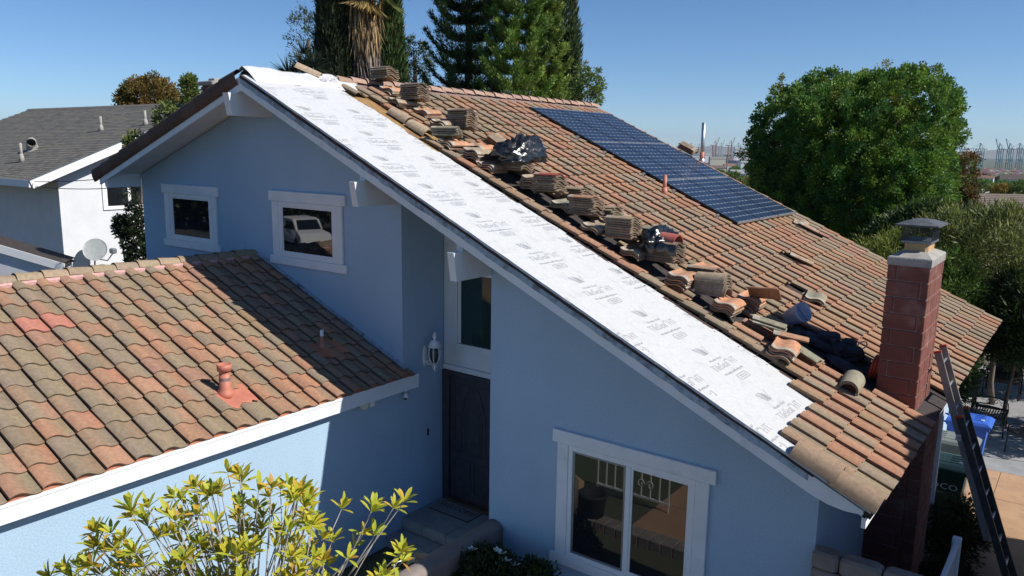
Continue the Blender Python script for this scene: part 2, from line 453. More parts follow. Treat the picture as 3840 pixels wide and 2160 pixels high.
# barge boards
def barge(sign, x_end, z_top, z_bot, y0, y1, mat, name, jag=0, endcut=0):
    b = MB()
    n = 60
    top = []; bot = []
    for i in range(n + 1):
        x = XR + (x_end - XR) * i / n
        zt = roofz(x) - z_top; zb = roofz(x) - z_bot
        if jag: zb += random.uniform(-jag, jag) if i % 2 else random.uniform(-jag, jag) * .6
        if endcut and i > n - 4: zb += (zt - zb) * [0, .12, .38, .8][i - n + 3]
        top.append((x, zt)); bot.append((x, zb))
    for i in range(n):
        P = [(*bot[i],), (*bot[i + 1],), (*top[i + 1],), (*top[i],)]
        A = [(p[0], y0, p[1]) for p in P]; B = [(p[0], y1, p[1]) for p in P]
        k = b.add(A + B)
        q = [(k, k + 1, k + 2, k + 3), (k + 1, k, k + 4, k + 5), (k + 3, k + 2, k + 6, k + 7)]
        if i == 0: q.append((k, k + 3, k + 7, k + 4))
        if i == n - 1: q.append((k + 1, k + 5, k + 6, k + 2))
        for f in q: b.f.append(f); b.sm.append(False)
    return b.build(name, mat, main_roof)
barge(1, 6.62, .045, .238, -OV - .04, -OV, M['trim'], 'barge_board', endcut=1)
barge(1, 6.1, .040, .128, -OV - .046, -OV - .041, M['weather'], 'weathered_edge', jag=.016)
barge(1, 6.15, -.001, .052, -OV - .050, -OV - .001, M['felt_brown'], 'felt_edge', jag=.009)
barge(-1, -7.45, .03, .235, -OV - .04, -OV, M['trim'], 'barge_board')
# eave fascia
b = MB(); z = RP(UE, 0).z; b.box(6.60, 6.64, -OV + .02, YB - .05, z - .19, z - .06); b.build('fascia', M['trim'], main_roof)

# outlooker beams
def beam(x0, x1, z0, z1, yf, zs):
    b = MB()
    P = lambda x: [(x, yf + .06, z0), (x, .02, z0), (x, .02, z1), (x, yf, z1)]
    b.rings([P(x0), P(x1)], True, True)
    b.box(x0 + .004, x1 - .004, -OV + .03, .02, z1 - .002, zs)
    b.build('beam', M['trim'], house)
beam(-.21, -.10, 4.80, 5.14, -.79, 5.33)
beam(1.56, 1.67, 3.955, 4.325, -.77, 4.50)
beam(-3.05, -2.90, 6.06, 6.405, -.80, 6.53)
beam(-7.31, -7.19, 4.765, 5.087, -.68, 5.0)

# --- windows
def window(x0, x1, z0, z1, y, slider=False):
    hx = .075
    t = MB()
    t.bbox(x0, x1, y - .045, y - .001, z1 - .17, z1, .006)                       # head
    t.bbox(x0 - .005, x1 + .005, y - .05, y - .001, z0, z0 + .135, .006)        # apron
    t.bbox(x0 + hx, x0 + hx + .165, y - .040, y - .001, z0 + .136, z1 - .171, .005)
    t.bbox(x1 - hx - .165, x1 - hx, y - .040, y - .001, z0 + .136, z1 - .171, .005)
    w = t.build('window', M['trim'], house)
    a0, a1, b0, b1 = x0 + hx + .167, x1 - hx - .167, z0 + .137, z1 - .172
    f = MB(); fw = .065
    f.bbox(a0, a1, y - .033, y - .001, b1 - fw, b1, .004); f.bbox(a0, a1, y - .033, y - .001, b0, b0 + fw, .004)
    f.bbox(a0, a0 + fw, y - .0325, y - .001, b0 + fw, b1 - fw, .004); f.bbox(a1 - fw, a1, y - .0325, y - .001, b0 + fw, b1 - fw, .004)
    if slider:
        mx = (a0 + a1) / 2
        f.bbox(mx - .035, mx + .035, y - .031, y - .001, b0 + fw, b1 - fw, .004)
    f.build('frame', M['vinyl'], w)
    s = MB(); i0, i1, j0, j1 = a0 + fw, a1 - fw, b0 + fw, b1 - fw
    sw = .028
    spans = [(i0, mx - .035), (mx + .035, i1)] if slider else [(i0, i1)]
    for k, (p, q) in enumerate(spans):
        dy = .018 if k == 0 else .022
        s = MB()
        s.box(p, q, y - dy, y - .004, j1 - sw, j1); s.box(p, q, y - dy, y - .004, j0, j0 + sw)
        s.box(p, p + sw, y - dy + .001, y - .004, j0 + sw, j1 - sw); s.box(q - sw, q, y - dy + .001, y - .004, j0 + sw, j1 - sw)
        s.build('sash', M['vinyl'] if not slider or k else M['greymetal'], w)
        g = MB(); g.box(p + sw, q - sw, y - .010, y - .003, j0 + sw, j1 - sw); g.build('pane', M['glass'], w)
    return w
window(-6.357, -4.508, 3.682, 4.862, 0)
window(-3.044, -1.163, 3.664, 4.877, 0)
window(2.732, 4.947, .236, 2.074, 0, True)

# --- entrance recess: transom panel, door
d = .957
t = MB()
t.bbox(.012, .28, d - .05, d - .001, 2.26, 4.45, .006)
t.bbox(.281, 1.66, d - .05, d - .001, 2.26, 2.62, .006)
t.bbox(.012, 1.66, d - .075, d - .001, 2.17, 2.258, .008)
t.bbox(.281, 1.66, d - .05, d - .001, 3.72, 3.98, .006)
tr = t.build('transom_window', M['trim'], house)
g = MB(); g.box(.282, 1.655, d - .02, d - .001, 2.622, 3.718); g.build('pane', M['glass_green'], tr)
f = MB()
f.bbox(.285, .345, d - .035, d - .021, 2.625, 3.715, .003)
f.build('frame', M['vinyl'], tr)
dr = MB()
dr.bbox(.150, 1.10, d - .045, d - .004, .055, 2.09, .004)
door = dr.build('door', M['door'], house)
p = MB()
def panel(b, pts, w, t):
    n = len(pts)
    for i in range(n):
        a = Vector((pts[i][0], d - .046, pts[i][1])); c = Vector((pts[(i + 1) % n][0], d - .046, pts[(i + 1) % n][1]))
        b.bar(a, c, w, t, up=(0, 1, 0))
arch = [(.45 + .17 - .17 * math.cos(math.pi * k / 8), 1.50 + .17 * math.sin(math.pi * k / 8)) for k in range(9)]
panel(p, [(.45, .85)] + arch + [(.79, .85)], .02, .016)
panel(p, [(.49, .90)] + [(.62 + (x - .62) * .72, 1.5 + (z - 1.5) * .72) for x, z in arch] + [(.75, .90)], .015, .012)
panel(p, [(.24, .22), (.56, .22), (.56, .72), (.24, .72)], .02, .016)
panel(p, [(.64, .22), (1.0, .22), (1.0, .72), (.64, .72)], .02, .016)
panel(p, [(.24, .85), (.38, .85), (.38, 1.45), (.45, 1.75), (.56, 1.97), (.24, 1.97)], .02, .016)
panel(p, [(1.0, .85), (.86, .85), (.86, 1.45), (.79, 1.75), (.68, 1.97), (1.0, 1.97)], .02, .016)
p.build('panel_moulding', M['door'], door)
h = MB()
h.lathe([(.0, 0), (.028, 0), (.03, .012), (.016, .02), (0, .022)], 12, M=Matrix.Rotation(R(90), 3, 'X'), T=(1.04, d - .046, 1.12))
h.tube([(1.04, d - .046, 1.0), (1.04, d - .10, .98), (1.04, d - .115, .90), (1.04, d - .10, .78), (1.04, d - .05, .75)], .011, 8)
h.bbox(1.015, 1.065, d - .056, d - .046, .70, 1.05, .004)
h.build('handle', M['brass'], door)
f = MB()
f.bbox(.016, .148, d - .10, d - .004, .0, 2.165, .006); f.bbox(.149, 1.62, d - .10, d - .004, 2.092, 2.165, .006)
f.build('door_frame', M['door'], house)
f = MB(); f.bbox(.15, 1.65, d - .16, d - .004, .001, .052, .006); f.build('threshold', pm('dark_sill', (.085, .06, .035), rough=.6), house)

# --- S tile meshes -------------------------------------------------------
PROF = [(0, .016), (.022, .008), (.052, .006), (.082, .011), (.110, .024), (.136, .040), (.162, .054), (.190, .064), (.220, .068), (.250, .065), (.274, .057), (.291, .048), (.301, .041)]
PROF = [(a * .945 + .0, h) for a, h in PROF]
PAL = [((.40, .205, .125), (.42, .20, .12)), ((.43, .225, .13), (.33, .235, .14)), ((.27, .235, .155), (.255, .23, .155)), ((.36, .20, .135), (.35, .195, .135)),
       ((.29, .225, .145), (.42, .215, .13)), ((.235, .215, .15), (.30, .22, .145)), ((.38, .21, .14), (.27, .23, .155)), ((.33, .235, .15), (.32, .225, .14)),
       ((.40, .19, .115), (.39, .20, .125)), ((.22, .205, .15), (.23, .215, .155)), ((.34, .19, .125), (.41, .215, .13)), ((.30, .215, .14), (.24, .215, .15)),
       ((.42, .24, .145), (.40, .23, .14)), ((.26, .225, .15), (.36, .205, .13))]
_mean = (.335, .200, .125)
PAL = [tuple(tuple((c[k] * .66 + _mean[k] * .34) * .90 for k in range(3)) for c in pr) for pr in PAL]
def tile_mesh(name, c_pan, c_crown, wscale=1.0, L=.42, closed=False, th=.017, mat='tile', head=None):
    b = MB()
    n = len(PROF)
    mixc = lambda t: tuple(c_pan[k] * (1 - t) + c_crown[k] * t for k in range(3))
    def col(i):
        a = PROF[i][0]
        return mixc(min(1, max(0, (a - .05) / .15)))
    # rows along the length: head zone is paler (no colour coat) when the tile is loose
    rows = [0, L] if not closed else [0, .085, .09, L]
    idx = []
    for j, bb in enumerate(rows):
        k = len(b.v)
        for i, (a, h) in enumerate(PROF):
            b.v.append((a * wscale, bb, h))
            c = col(i)
            if closed and head and j < 2: c = head
            b.c.append(c)
        idx.append(k)
    for j in range(len(rows) - 1):
        for i in range(n - 1):
            b.f.append((idx[j] + i, idx[j + 1] + i, idx[j + 1] + i + 1, idx[j] + i + 1)); b.sm.append(True)
    # nose edge
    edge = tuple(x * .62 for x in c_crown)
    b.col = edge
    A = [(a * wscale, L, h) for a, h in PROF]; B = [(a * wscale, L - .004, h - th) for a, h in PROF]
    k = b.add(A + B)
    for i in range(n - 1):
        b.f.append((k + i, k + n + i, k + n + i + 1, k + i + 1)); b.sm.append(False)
    # lap side
    a, h = PROF[-1]
    hb = th if closed else .038
    b.poly([(a * wscale, 0, h), (a * wscale, L, h), (a * wscale, L, h - hb), (a * wscale, 0, h - hb)])
    if closed:
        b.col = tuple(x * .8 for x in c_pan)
        a, h = PROF[0]
        b.poly([(0, L, h), (0, 0, h), (0, 0, h - th), (0, L, h - th)])
        A = [(a * wscale, 0, h) for a, h in PROF]; B = [(a * wscale, 0, h - th) for a, h in PROF]; Bn = [(a * wscale, L, h - th) for a, h in PROF]
        k = b.add(A + B + Bn)
        for i in range(n - 1):
            b.f.append((k + i, k + i + 1, k + n + i + 1, k + n + i)); b.sm.append(False)
            b.f.append((k + n + i, k + n + i + 1, k + 2 * n + i + 1, k + 2 * n + i)); b.sm.append(True)
    me = b.mesh(name, M[mat], colors=True)
    return me, b
TILES_M = []; TILES_G = []
def vary(c, s):
    f = random.uniform(1 - s, 1 + s)
    return tuple(min(.9, x * f * random.uniform(.97, 1.03)) for x in c)
for i in range(28):
    cp, cc = PAL[i % 14]
    cp, cc = vary(cp, .10), vary(cc, .10)
    TILES_M.append(tile_mesh('tile_main', cp, cc, .315 / .301))
    TILES_G.append(tile_mesh('tile_garage', cp, cc, .3055 / .301))
GREENISH = [i for i in range(28) if i % 14 in (2, 5, 9, 11, 13, 7)]
ORANGE = [i for i in range(28) if i % 14 in (0, 1, 3, 4, 6, 8, 10, 12)]

def tile_frame(c, s, tilt, yaw=0.0, roll=0.0):
    a = Vector((0, -1, 0)); bv = Vector((c, 0, -s)); n = Vector((s, 0, c))
    bt = (bv * math.cos(tilt) + n * math.sin(tilt)); nt = (n * math.cos(tilt) - bv * math.sin(tilt))
    m = rot_cols(a, bt, nt)
    return m @ Matrix.Rotation(yaw, 3, 'Z') @ Matrix.Rotation(roll, 3, 'Y')

def lay_tiles(spots, meshes, frame_fn, parent, limit, stuff_name):
    """spots: (loc, rot, variant); the nearest ones are objects, the rest one mesh"""
    spots.sort(key=lambda s: (s[0] - CAM).length)
    for loc, rot, k in spots[:limit]:
        link('roof_tile', meshes[k][0], parent, loc, rot)
    rest = spots[limit:]
    if rest:
        b = MB()
        for loc, rot, k in rest:
            src = meshes[k][1]; o = len(b.v)
            b.v.extend([tuple(rot @ Vector(p) + loc) for p in src.v]); b.c.extend(src.c)
            b.f.extend([tuple(i + o for i in f) for f in src.f]); b.sm.extend(src.sm)
        o = b.build(stuff_name, M['tile'], parent, colors=True)
        o['kind'] = 'stuff'

# main roof tiles
spots = []
EXP, PW = .3505, .315
UN = 10.455
holes = set()
def pick(bias):
    return random.choice(GREENISH) if random.random() < bias else random.choice(ORANGE)
for kc in range(0, 30):
    un = UN - kc * EXP
    if un < .30: break
    xc = XR + (un - .17) * CA
    for kj in range(0, 34):
        y1 = -.44 + PW * (kj + 1)         # right edge (a = 0)
        yc = y1 - PW / 2
        if y1 > YB + .06: continue
        # stripped zone
        if kc <= 2: lim = -.5
        elif kc == 3: lim = .80
        elif kc == 4: lim = 1.1
        elif xc < -2.15: lim = 1.15
        elif xc < -.55: lim = 1.5
        else: lim = 1.22
        if yc < lim: continue
        # row of tiles taken up behind the first column
        if -.9 < xc < 4.35 and 1.55 < yc < 1.95 and (kc * 7 + kj) % 11 != 3: continue
        # hole beside the chimney
        if 4.85 < xc < 5.95 and 1.95 + (xc - 4.85) * .05 < yc < 2.95: continue
        if 4.2 < xc < 4.55 and 4.25 < yc < 4.95 and (kj % 2): continue
        if 2.9 < xc < 3.4 and 8.5 < yc < 9.2 and kj % 2: continue
        if 3.6 < xc < 3.95 and 5.9 < yc < 6.2: continue
        if 5.99 < xc + .2 and 2.35 < yc < 3.5 and xc > 5.9: continue   # chimney
        if -1.9 < xc < 2.3 and 6.4 < yc < 8.95: continue              # wholly under the solar panels
        g = .5 + .28 * math.sin(xc * 1.3 + 1.0) * math.cos(yc * .9)
        if kc <= 5 and yc < 2.4: g = .12
        if kc <= 2 and yc < .1: g = .75
        k = pick(g)
        off = random.uniform(-.004, .004)
        loc = RP(un - .42 + random.uniform(-.006, .006), y1 + off, .014)
        rot = tile_frame(CA, SA, .062 + random.uniform(-.009, .009), random.gauss(0, .013), random.gauss(0, .011))
        spots.append((loc, rot, k))
lay_tiles(spots, TILES_M, None, main_roof, 300, 'far_tiles')

# ridge barrels, rake barrels
def barrel_mesh(name, r, L, col, taper=.9, th=.016, arc=150, mat='tile', n=9):
    b = MB(); a0 = R(90 - arc / 2); a1 = R(90 + arc / 2)
    ang = [a0 + (a1 - a0) * i / (n - 1) for i in range(n)]
    ring = lambda rr, y: [(rr * math.cos(t), y, rr * math.sin(t)) for t in ang]
    b.col = col
    b.rings([ring(r * taper, 0), ring(r, L)], smooth=True, closed=False)
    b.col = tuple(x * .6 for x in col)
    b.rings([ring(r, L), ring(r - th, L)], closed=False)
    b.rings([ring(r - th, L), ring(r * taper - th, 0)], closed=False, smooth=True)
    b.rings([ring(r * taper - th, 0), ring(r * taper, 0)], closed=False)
    for rr in (0, n - 1):
        t = ang[rr]
        b.poly([(r * taper * math.cos(t), 0, r * taper * math.sin(t)), (r * math.cos(t), L, r * math.sin(t)), ((r - th) * math.cos(t), L, (r - th) * math.sin(t)), ((r * taper - th) * math.cos(t), 0, (r * taper - th) * math.sin(t))])
    return b.mesh(name, M[mat], colors=True)
BARR = [barrel_mesh('ridge_barrel', .135, .43, vary((.34, .23, .17), .12)) for _ in range(6)]
y = YB + .02
k = 0
while y > 1.55:
    rot = rot_cols(Vector((-1, 0, 0)), Vector((0, -1, .055)).normalized(), Vector((0, .055, 1)).normalized()) @ rz(random.uniform(-.03, .03))
    link('ridge_tile', BARR[k % 6], main_roof, (XR + random.uniform(-.008, .008), y, ZA - .012 + random.uniform(-.006, .006)), rot)
    y -= .335; k += 1
# mortar under the ridge
b = MB(); b.extrude([(0, .0), (.13, .0), (.11, .04), (0, .05)], fnR, 1.5, YB - .05); b.build('mortar_bed', M['mortar'], main_roof)
# rake barrels at the low near corner
RAKE = [barrel_mesh('rake_barrel', .165, .47, vary((.27, .19, .13), .08), arc=165) for _ in range(3)]
for i, (u0, dh) in enumerate(((9.55, .045), (9.97, .03))):
    bt = (Vector((CA, 0, -SA)) + Vector((SA, 0, CA)) * .05).normalized(); a = Vector((0, -1, 0)); c = a.cross(bt)
    link('rake_tile', RAKE[i], main_roof, RP(u0, -.56, dh - .05), rot_cols(a, bt, c))
# left rake: overlapping L-shaped pieces hanging over the barge
brown = (.125, .075, .055)
def rake_piece(col):
    b = MB(); b.col = col
    L = .46
    prof = [(.0, -.17), (-.03, -.165), (-.05, -.08), (-.05, .02), (-.03, .065), (.01, .09), (.06, .095), (.12, .075)]
    P = lambda t, s: [(y * s, t, z * s) for y, z in prof]
    b.rings([P(0, .93), P(L, 1.04)], smooth=True, closed=False)
    b.rings([P(L, 1.04), P(L, .93)], closed=False)
    return b.mesh('rake_piece', M['tile'], colors=True)
RP3 = [rake_piece(vary(brown, .15)) for _ in range(4)]
u = UL - .38; i = 0
while u > -.1:
    bt = Vector((-CL, 0, -SLn)); n = Vector((-SLn, 0, CL)); a = Vector((0, 1, 0))
    bt2 = (bt + n * .04).normalized(); n2 = a.cross(bt2)
    p = Vector(fnL(u, .012, -OV - .03)) + n * .02
    link('rake_tile', RP3[i % 4], main_roof, p, rot_cols(a, bt2, n2 if n2.z > 0 else -n2))
    u -= .385; i += 1
# left slope tiles (seen only as a ragged edge past the ridge)
spots = []
for kc in range(13):
    for kj in range(30):
        un = UL - kc * .36
        y1 = -.30 + PW * kj
        if un < .3 or y1 > 9.9: continue
        p = Vector(fnL(un - .42, .014, y1))
        bv = Vector((-CL, 0, -SLn)); n = Vector((-SLn, 0, CL)); a = bv.cross(n)
        bt = (bv + n * .06).normalized(); n2 = a.cross(bt)
        spots.append((p, rot_cols(a, bt, n2), random.randrange(28)))
lay_tiles(spots, TILES_M, None, main_roof, 0, 'back_slope_tiles')

# --- garage roof
b = MB()
fnG = lambda u, h, y: tuple(GP(u, y, h))
fnGL = lambda u, h, y: (GX - u * CG - h * SGn, y, GZ - u * SGn + h * CG)
GU = (.12 - GX) / CG
b.extrude([(0, -.09), (GU, -.09), (GU, 0), (0, 0)], fnG, -7.9, -.003)
b.extrude([(.003, -.09), (.003, 0), (GU, 0), (GU, -.09)], fnGL, -7.9, -.003)
b.extrude([(3.79, -.085), (GU - .002, -.085), (GU - .002, -.004), (3.79, -.004)], fnG, -.0025, .16)
garage_roof = b.build('garage_roof', M['felt_brown'], house)
b = MB(); b.box(.122, .162, -7.92, .172, 2.072, 2.268); b.box(.163, .170, -7.92, .173, 2.235, 2.274); b.build('fascia', M['trim'], garage_roof)
b = MB(); b.box(.002, .12, -7.9, .16, 2.09, 2.10); b.build('soffit', M['trim'], garage_roof)
# bird stop under the eave tiles
b = MB()
for i in range(120):
    y0 = -7.9 + i * .0667
    ph = (y0 + .52) / .3055 * 2 * math.pi
    z0 = 2.262; z1 = 2.298 + .022 * math.sin(ph)
    b.box(.135, .150, y0, y0 + .0667, z0, z1)
b.build('bird_stop', M['terracotta'], garage_roof)
spots = []
GE = .335
for kc in range(12):
    un = 3.985 - kc * GE
    for kj in range(24):
        y1 = -.215 - .3055 * (kj - 1)
        if y1 > .1 and kc > 0: continue
        if y1 > .2: continue
        if kc == 0 and kj == 0: y1 = .09
        yc = y1 - .15
        xc = GX + (un - .17) * CG
        g = .60 + .3 * math.sin(xc * 2.1 + yc * .5) * math.cos(yc * 1.1 + .4)
        k = pick(g)
        if abs(y1 + 3.73) < .2 and kc == 8: continue        # the two odd red tiles go here
        if kc == 1 and abs(y1 + 2.35) < .2: continue           # vent flashing
        loc = GP(un - .42 + random.uniform(-.004, .004), y1 + random.uniform(-.002, .002), .012)
        rot = tile_frame(CG, SGn, .060 + random.uniform(-.008, .008), random.gauss(0, .010), random.gauss(0, .010))
        spots.append((loc, rot, k))
lay_tiles(spots, TILES_G, None, garage_roof, 300, 'more_tiles')
red = tile_mesh('tile_red', (.43, .175, .125), (.45, .185, .135), .3055 / .301)
for y1 in (-3.576, -3.8815):
    un = 3.985 - 8 * GE
    o = link('roof_tile', red[0], garage_roof, GP(un - .42, y1, .016), tile_frame(CG, SGn, .062))
    o['label'] = 'odd salmon red replacement tile'
# garage ridge
BG = [barrel_mesh('garage_ridge', .125, .41, vary((.30, .225, .155), .09)) for _ in range(5)]
y = -.02; k = 0
while y > -7.9:
    # each barrel overlaps the next one towards the wall
    rot = rot_cols(Vector((-1, 0, 0)), Vector((0, -1, .05)).normalized(), Vector((0, .05, 1)).normalized())
    link('ridge_tile', BG[k % 5], garage_roof, (GX + random.uniform(-.004, .004), y, GZ - .0 + random.uniform(-.004, .004)), rot)
    y -= .335; k += 1
b = MB(); b.extrude([(0, .0), (.145, .0), (.13, .07), (0, .09)], fnG, -7.85, -.02); b.build('mortar_bed', M['pinkmortar'], garage_roof)
# wall flashing along the roof/wall junction
b = MB(); b.extrude([(.1, .07), (3.78, .07), (3.78, .12), (.1, .12)], lambda u, h, y: tuple(GP(u, y, h)), -.03, -.001); b.build('flashing', M['weather'], garage_roof)
# ================================================================== UNDERLAYMENT with print
def text_geo(body, size):
    cu = bpy.data.curves.new('print', 'FONT'); cu.body = body; cu.size = size; cu.align_x = 'CENTER'; cu.resolution_u = 2
    ob = bpy.data.objects.new('print', cu); COL.objects.link(ob)
    dg = bpy.context.evaluated_depsgraph_get(); ev = ob.evaluated_get(dg); me = ev.to_mesh()
    V = [(v.co.x, v.co.y) for v in me.vertices]; F = [tuple(p.vertices) for p in me.polygons]
    ev.to_mesh_clear(); bpy.data.objects.remove(ob); bpy.data.curves.remove(cu)
    return V, F

def stamp(b, geo, fn, sx=1.0, sy=1.0, clip=None):
    """lay flat glyphs: fn(s, t) -> 3d; faces outside the clip are dropped"""
    V, F = geo
    o = len(b.v)
    pts = [fn(x * sx, y * sy) for x, y in V]
    b.v.extend([tuple(p) for p in pts]); b.c.extend([(1, 1, 1)] * len(pts))
    for f in F:
        if clip and not all(clip(pts[i]) for i in f): continue
        b.f.append(tuple(o + i for i in f)); b.sm.append(False)

T_MAIN = text_geo('TileSeal  HT', .150)
T_TM = text_geo('TM', .04)
T_SMALL = text_geo('Westlake Royal', .05)
T_URL = text_geo('WestlakeRoyalRoofing.com', .05)
def rect(x0, x1, y0, y1): return [(x0, y0), (x1, y0), (x1, y1), (x0, y1)], [(0, 1, 2, 3)]
def sheared(x0, x1, y0, y1, k):  # parallelogram, x shifts by k along y
    return [(x0 + k, y0), (x1 + k, y0), (x1, y1), (x0, y1)], [(0, 1, 2, 3)]
def logo(b, fn0, clip):
    fn = lambda s_, t_: fn0(s_ * .85, t_ * .85)
    # broad W: two wide slanted strokes on the left, thin ones on the right
    stamp(b, sheared(-.150, -.098, -.085, .085, .085), fn, clip=clip)
    stamp(b, sheared(-.060, -.014, -.085, .085, .050), fn, clip=clip)
    stamp(b, sheared(-.012, .030, -.085, .060, .022), fn, clip=clip)
    stamp(b, sheared(.134, .142, -.085, .085, -.060), fn, clip=clip)
    stamp(b, sheared(.040, .056, -.085, .030, .012), fn, clip=clip)
def badge(b, fn, clip):
    n = 10; w, h = .135, .05
    def pill(w, h, r):
        P = []
        for cx, cy, a0 in ((w - r, h - r, 0), (-w + r, h - r, 90), (-w + r, -h + r, 180), (w - r, -h + r, 270)):
            for k in range(5): P.append((cx + r * math.cos(R(a0 + k * 22.5)), cy + r * math.sin(R(a0 + k * 22.5))))
        return P
    A = pill(w, h, .035); B = pill(w - .016, h - .014, .025); m = len(A)
    stamp(b, (A + B, [(i, (i + 1) % m, m + (i + 1) % m, m + i) for i in range(m)]), fn, clip=clip)
    stamp(b, rect(-.085, .03, .004, .022), fn, clip=clip)
    stamp(b, rect(-.085, .085, -.022, -.006), fn, clip=clip)
    stamp(b, rect(.045, .085, .004, .022), fn, clip=clip)

under = thing('roof_underlayment', RX(2, .2, 0), 'white printed underlayment sheets laid along the stripped gable edge of the roof', 'underlayment')
seams = [-2.70, -1.79, -1.02, -.25, .52, 1.285, 2.05, 2.82, 3.585, 4.355, 5.14, 5.92, 6.62]
w_off = {0: .16, 1: -.40, 2: .12, 3: -.32, 4: -.24, 5: -.16, 6: -.07, 7: -.02, 8: .20, 9: .26, 10: .19, 11: .3}
for i in range(len(seams) - 1):
    xa, xb = seams[i], seams[i + 1]
    yr = 1.06 + (0.03 if i % 2 else -.015)
    yl = -OV - .052
    if i == 10: yr = 1.05
    if i == 11: yr = .15
    h = .007 + .0018 * (len(seams) - i)
    ua, ub = (xa - XR) / CA, (xb - XR) / CA + .07
    b = MB(); n = 24; m = 8
    grid = []
    for r in range(m + 1):
        row = []
        for c in range(n + 1):
            y = yl + (yr - yl) * c / n
            if c == n: y += random.uniform(-.018, .018)
            if c == 0: y += random.uniform(-.004, .004)
            u = ua + (ub - ua) * r / m
            hh = h
            if r == m: hh = h - .001
            row.append(tuple(RP(u, y, hh)))
        grid.append(b.add(row))
    for r in range(m):
        for c in range(n):
            b.f.append((grid[r] + c, grid[r + 1] + c, grid[r + 1] + c + 1, grid[r] + c + 1)); b.sm.append(True)
    # thickness at the lap and the open edge
    e0 = [b.v[grid[m] + c] for c in range(n + 1)]
    b.rings([e0, [(p[0], p[1], p[2] - .0035) for p in e0]], closed=False)
    e1 = [b.v[grid[r] + n] for r in range(m + 1)]
    b.rings([[(p[0], p[1], p[2] - .003) for p in e1], e1], closed=False)
    e2 = [b.v[grid[r]] for r in range(m + 1)]
    b.rings([e2, [(p[0], p[1] - .006, p[2] - .026 - random.uniform(0, .006)) for p in e2]], closed=False)
    sheet = b.build('sheet', M['under'], under)
    # print
    b = MB()
    base = w_off[i]
    for kk in (-1, 0, 1):
        yc = base + kk * .975
        for part, dx, dy in (('w', .20, 0), ('s', .375, .02), ('t', .505, .07), ('u', .592, .06), ('b', .675, .10)):
            def fn(s_, t_, dx=dx, dy=dy): return RP((xa + dx - XR) / CA - t_, yc + dy + s_, h + .0015)
            def clip(p): return yl + .004 < p.y < yr - .02 and p.x < xb
            if part == 'w': logo(b, fn, clip)
            elif part == 's': stamp(b, T_SMALL, fn, clip=clip)
            elif part == 't':
                stamp(b, T_MAIN, fn, .86, 1.0, clip)
                stamp(b, ([(x + .115, y + .085) for x, y in T_TM[0]], T_TM[1]), fn, 1, 1, clip)
            elif part == 'u': stamp(b, T_URL, fn, .9, 1.0, clip)
            else: badge(b, fn, clip)
    if b.f and i < 11: b.build('printed_lettering', M['print'], sheet)
# sheet turned up over the ridge
b = MB(); n = 26; rows = []
for c in range(n + 1):
    y = -OV + .02 + (1.55 + OV) * c / n
    lift = .055 + .02 * math.sin(c * .42) + .008 * math.sin(c * 1.3)
    if c > n - 5: lift *= (n - c) / 5 + .12
    row = []
    for t in range(9):
        a = t / 8
        if a < .5:
            u = .36 - a * 2 * .34; p = RP(u, y, .06 + .012 + .10 * (a * 2) ** 2 * (lift / .15))
        else:
            q = (a - .5) * 2
            p = RP(.02, y, 0) + Vector((-.10 * q - .05 * q * q, 0, .07 + lift * .9 + .03 * math.sin(q * 3) - .05 * q * q))
        if a < .3: p.z -= .055 * (1 - a / .3)
        row.append(tuple(p))
    rows.append(b.add(row))
for c in range(n):
    for t in range(8):
        b.f.append((rows[c] + t, rows[c + 1] + t, rows[c + 1] + t + 1, rows[c] + t + 1)); b.sm.append(True)
flap = b.build('ridge_flap', M['under'], under)
b = MB()
for geo, yc, uu, sc in ((text_geo('eal HT', .17), .95, .20, .85),):
    stamp(b, geo, lambda s_, t_: RP(uu - t_ * .75, yc + s_, .112 + t_ * .42), sc, 1)
b.build('printed_lettering', M['print'], flap)

# cap nails along the open edge of the sheets
b = MB()
for k in range(46):
    u = .3 + k * .185 + random.uniform(-.03, .03)
    p = RP(u, 1.02 + random.uniform(-.015, .03), .052)
    b.lathe([(.014, 0), (.014, .004)], 6, T=p, smooth=False)
nl = b.build('cap_nails', M['felt'], under); nl['kind'] = 'stuff'

# ================================================================== LOOSE TILES
HEADC = (.36, .32, .265)
LOOSE = {}
def loose_set(key, cols):
    LOOSE[key] = [tile_mesh('loose_tile', vary(c, .08), vary(c2, .08), 1.06, .43, True, .019, 'loose', HEADC)[0] for c, c2 in cols]
loose_set('tan', [((.30, .22, .15), (.31, .235, .16)), ((.31, .23, .155), (.34, .24, .16)), ((.29, .225, .16), (.30, .23, .16))])
loose_set('brown', [((.21, .155, .115), (.23, .165, .125)), ((.18, .135, .105), (.20, .15, .115)), ((.24, .17, .12), (.25, .18, .13))])
loose_set('orange', [((.45, .22, .125), (.44, .22, .13)), ((.42, .225, .135), (.40, .215, .13)), ((.47, .235, .14), (.45, .22, .13))])
loose_set('red', [((.40, .105, .075), (.38, .10, .07))])
loose_set('green', [((.27, .25, .175), (.26, .245, .175)), ((.24, .225, .165), (.25, .23, .165))])
LB = {k: [barrel_mesh('loose_barrel', .135, .43, vary(c, .08), .88, .02, 165, 'loose', 11) for _ in range(2)] for k, c in (('tan', (.37, .29, .195)), ('brown', (.25, .19, .14)), ('green', (.28, .26, .19)), ('red', (.42, .11, .08)))}

def loose(me, loc, rot, label, group=None, name='loose_tile'):
    o = link(name, me, None, loc, rot)
    return tag(o, label, 'roof tile', group)

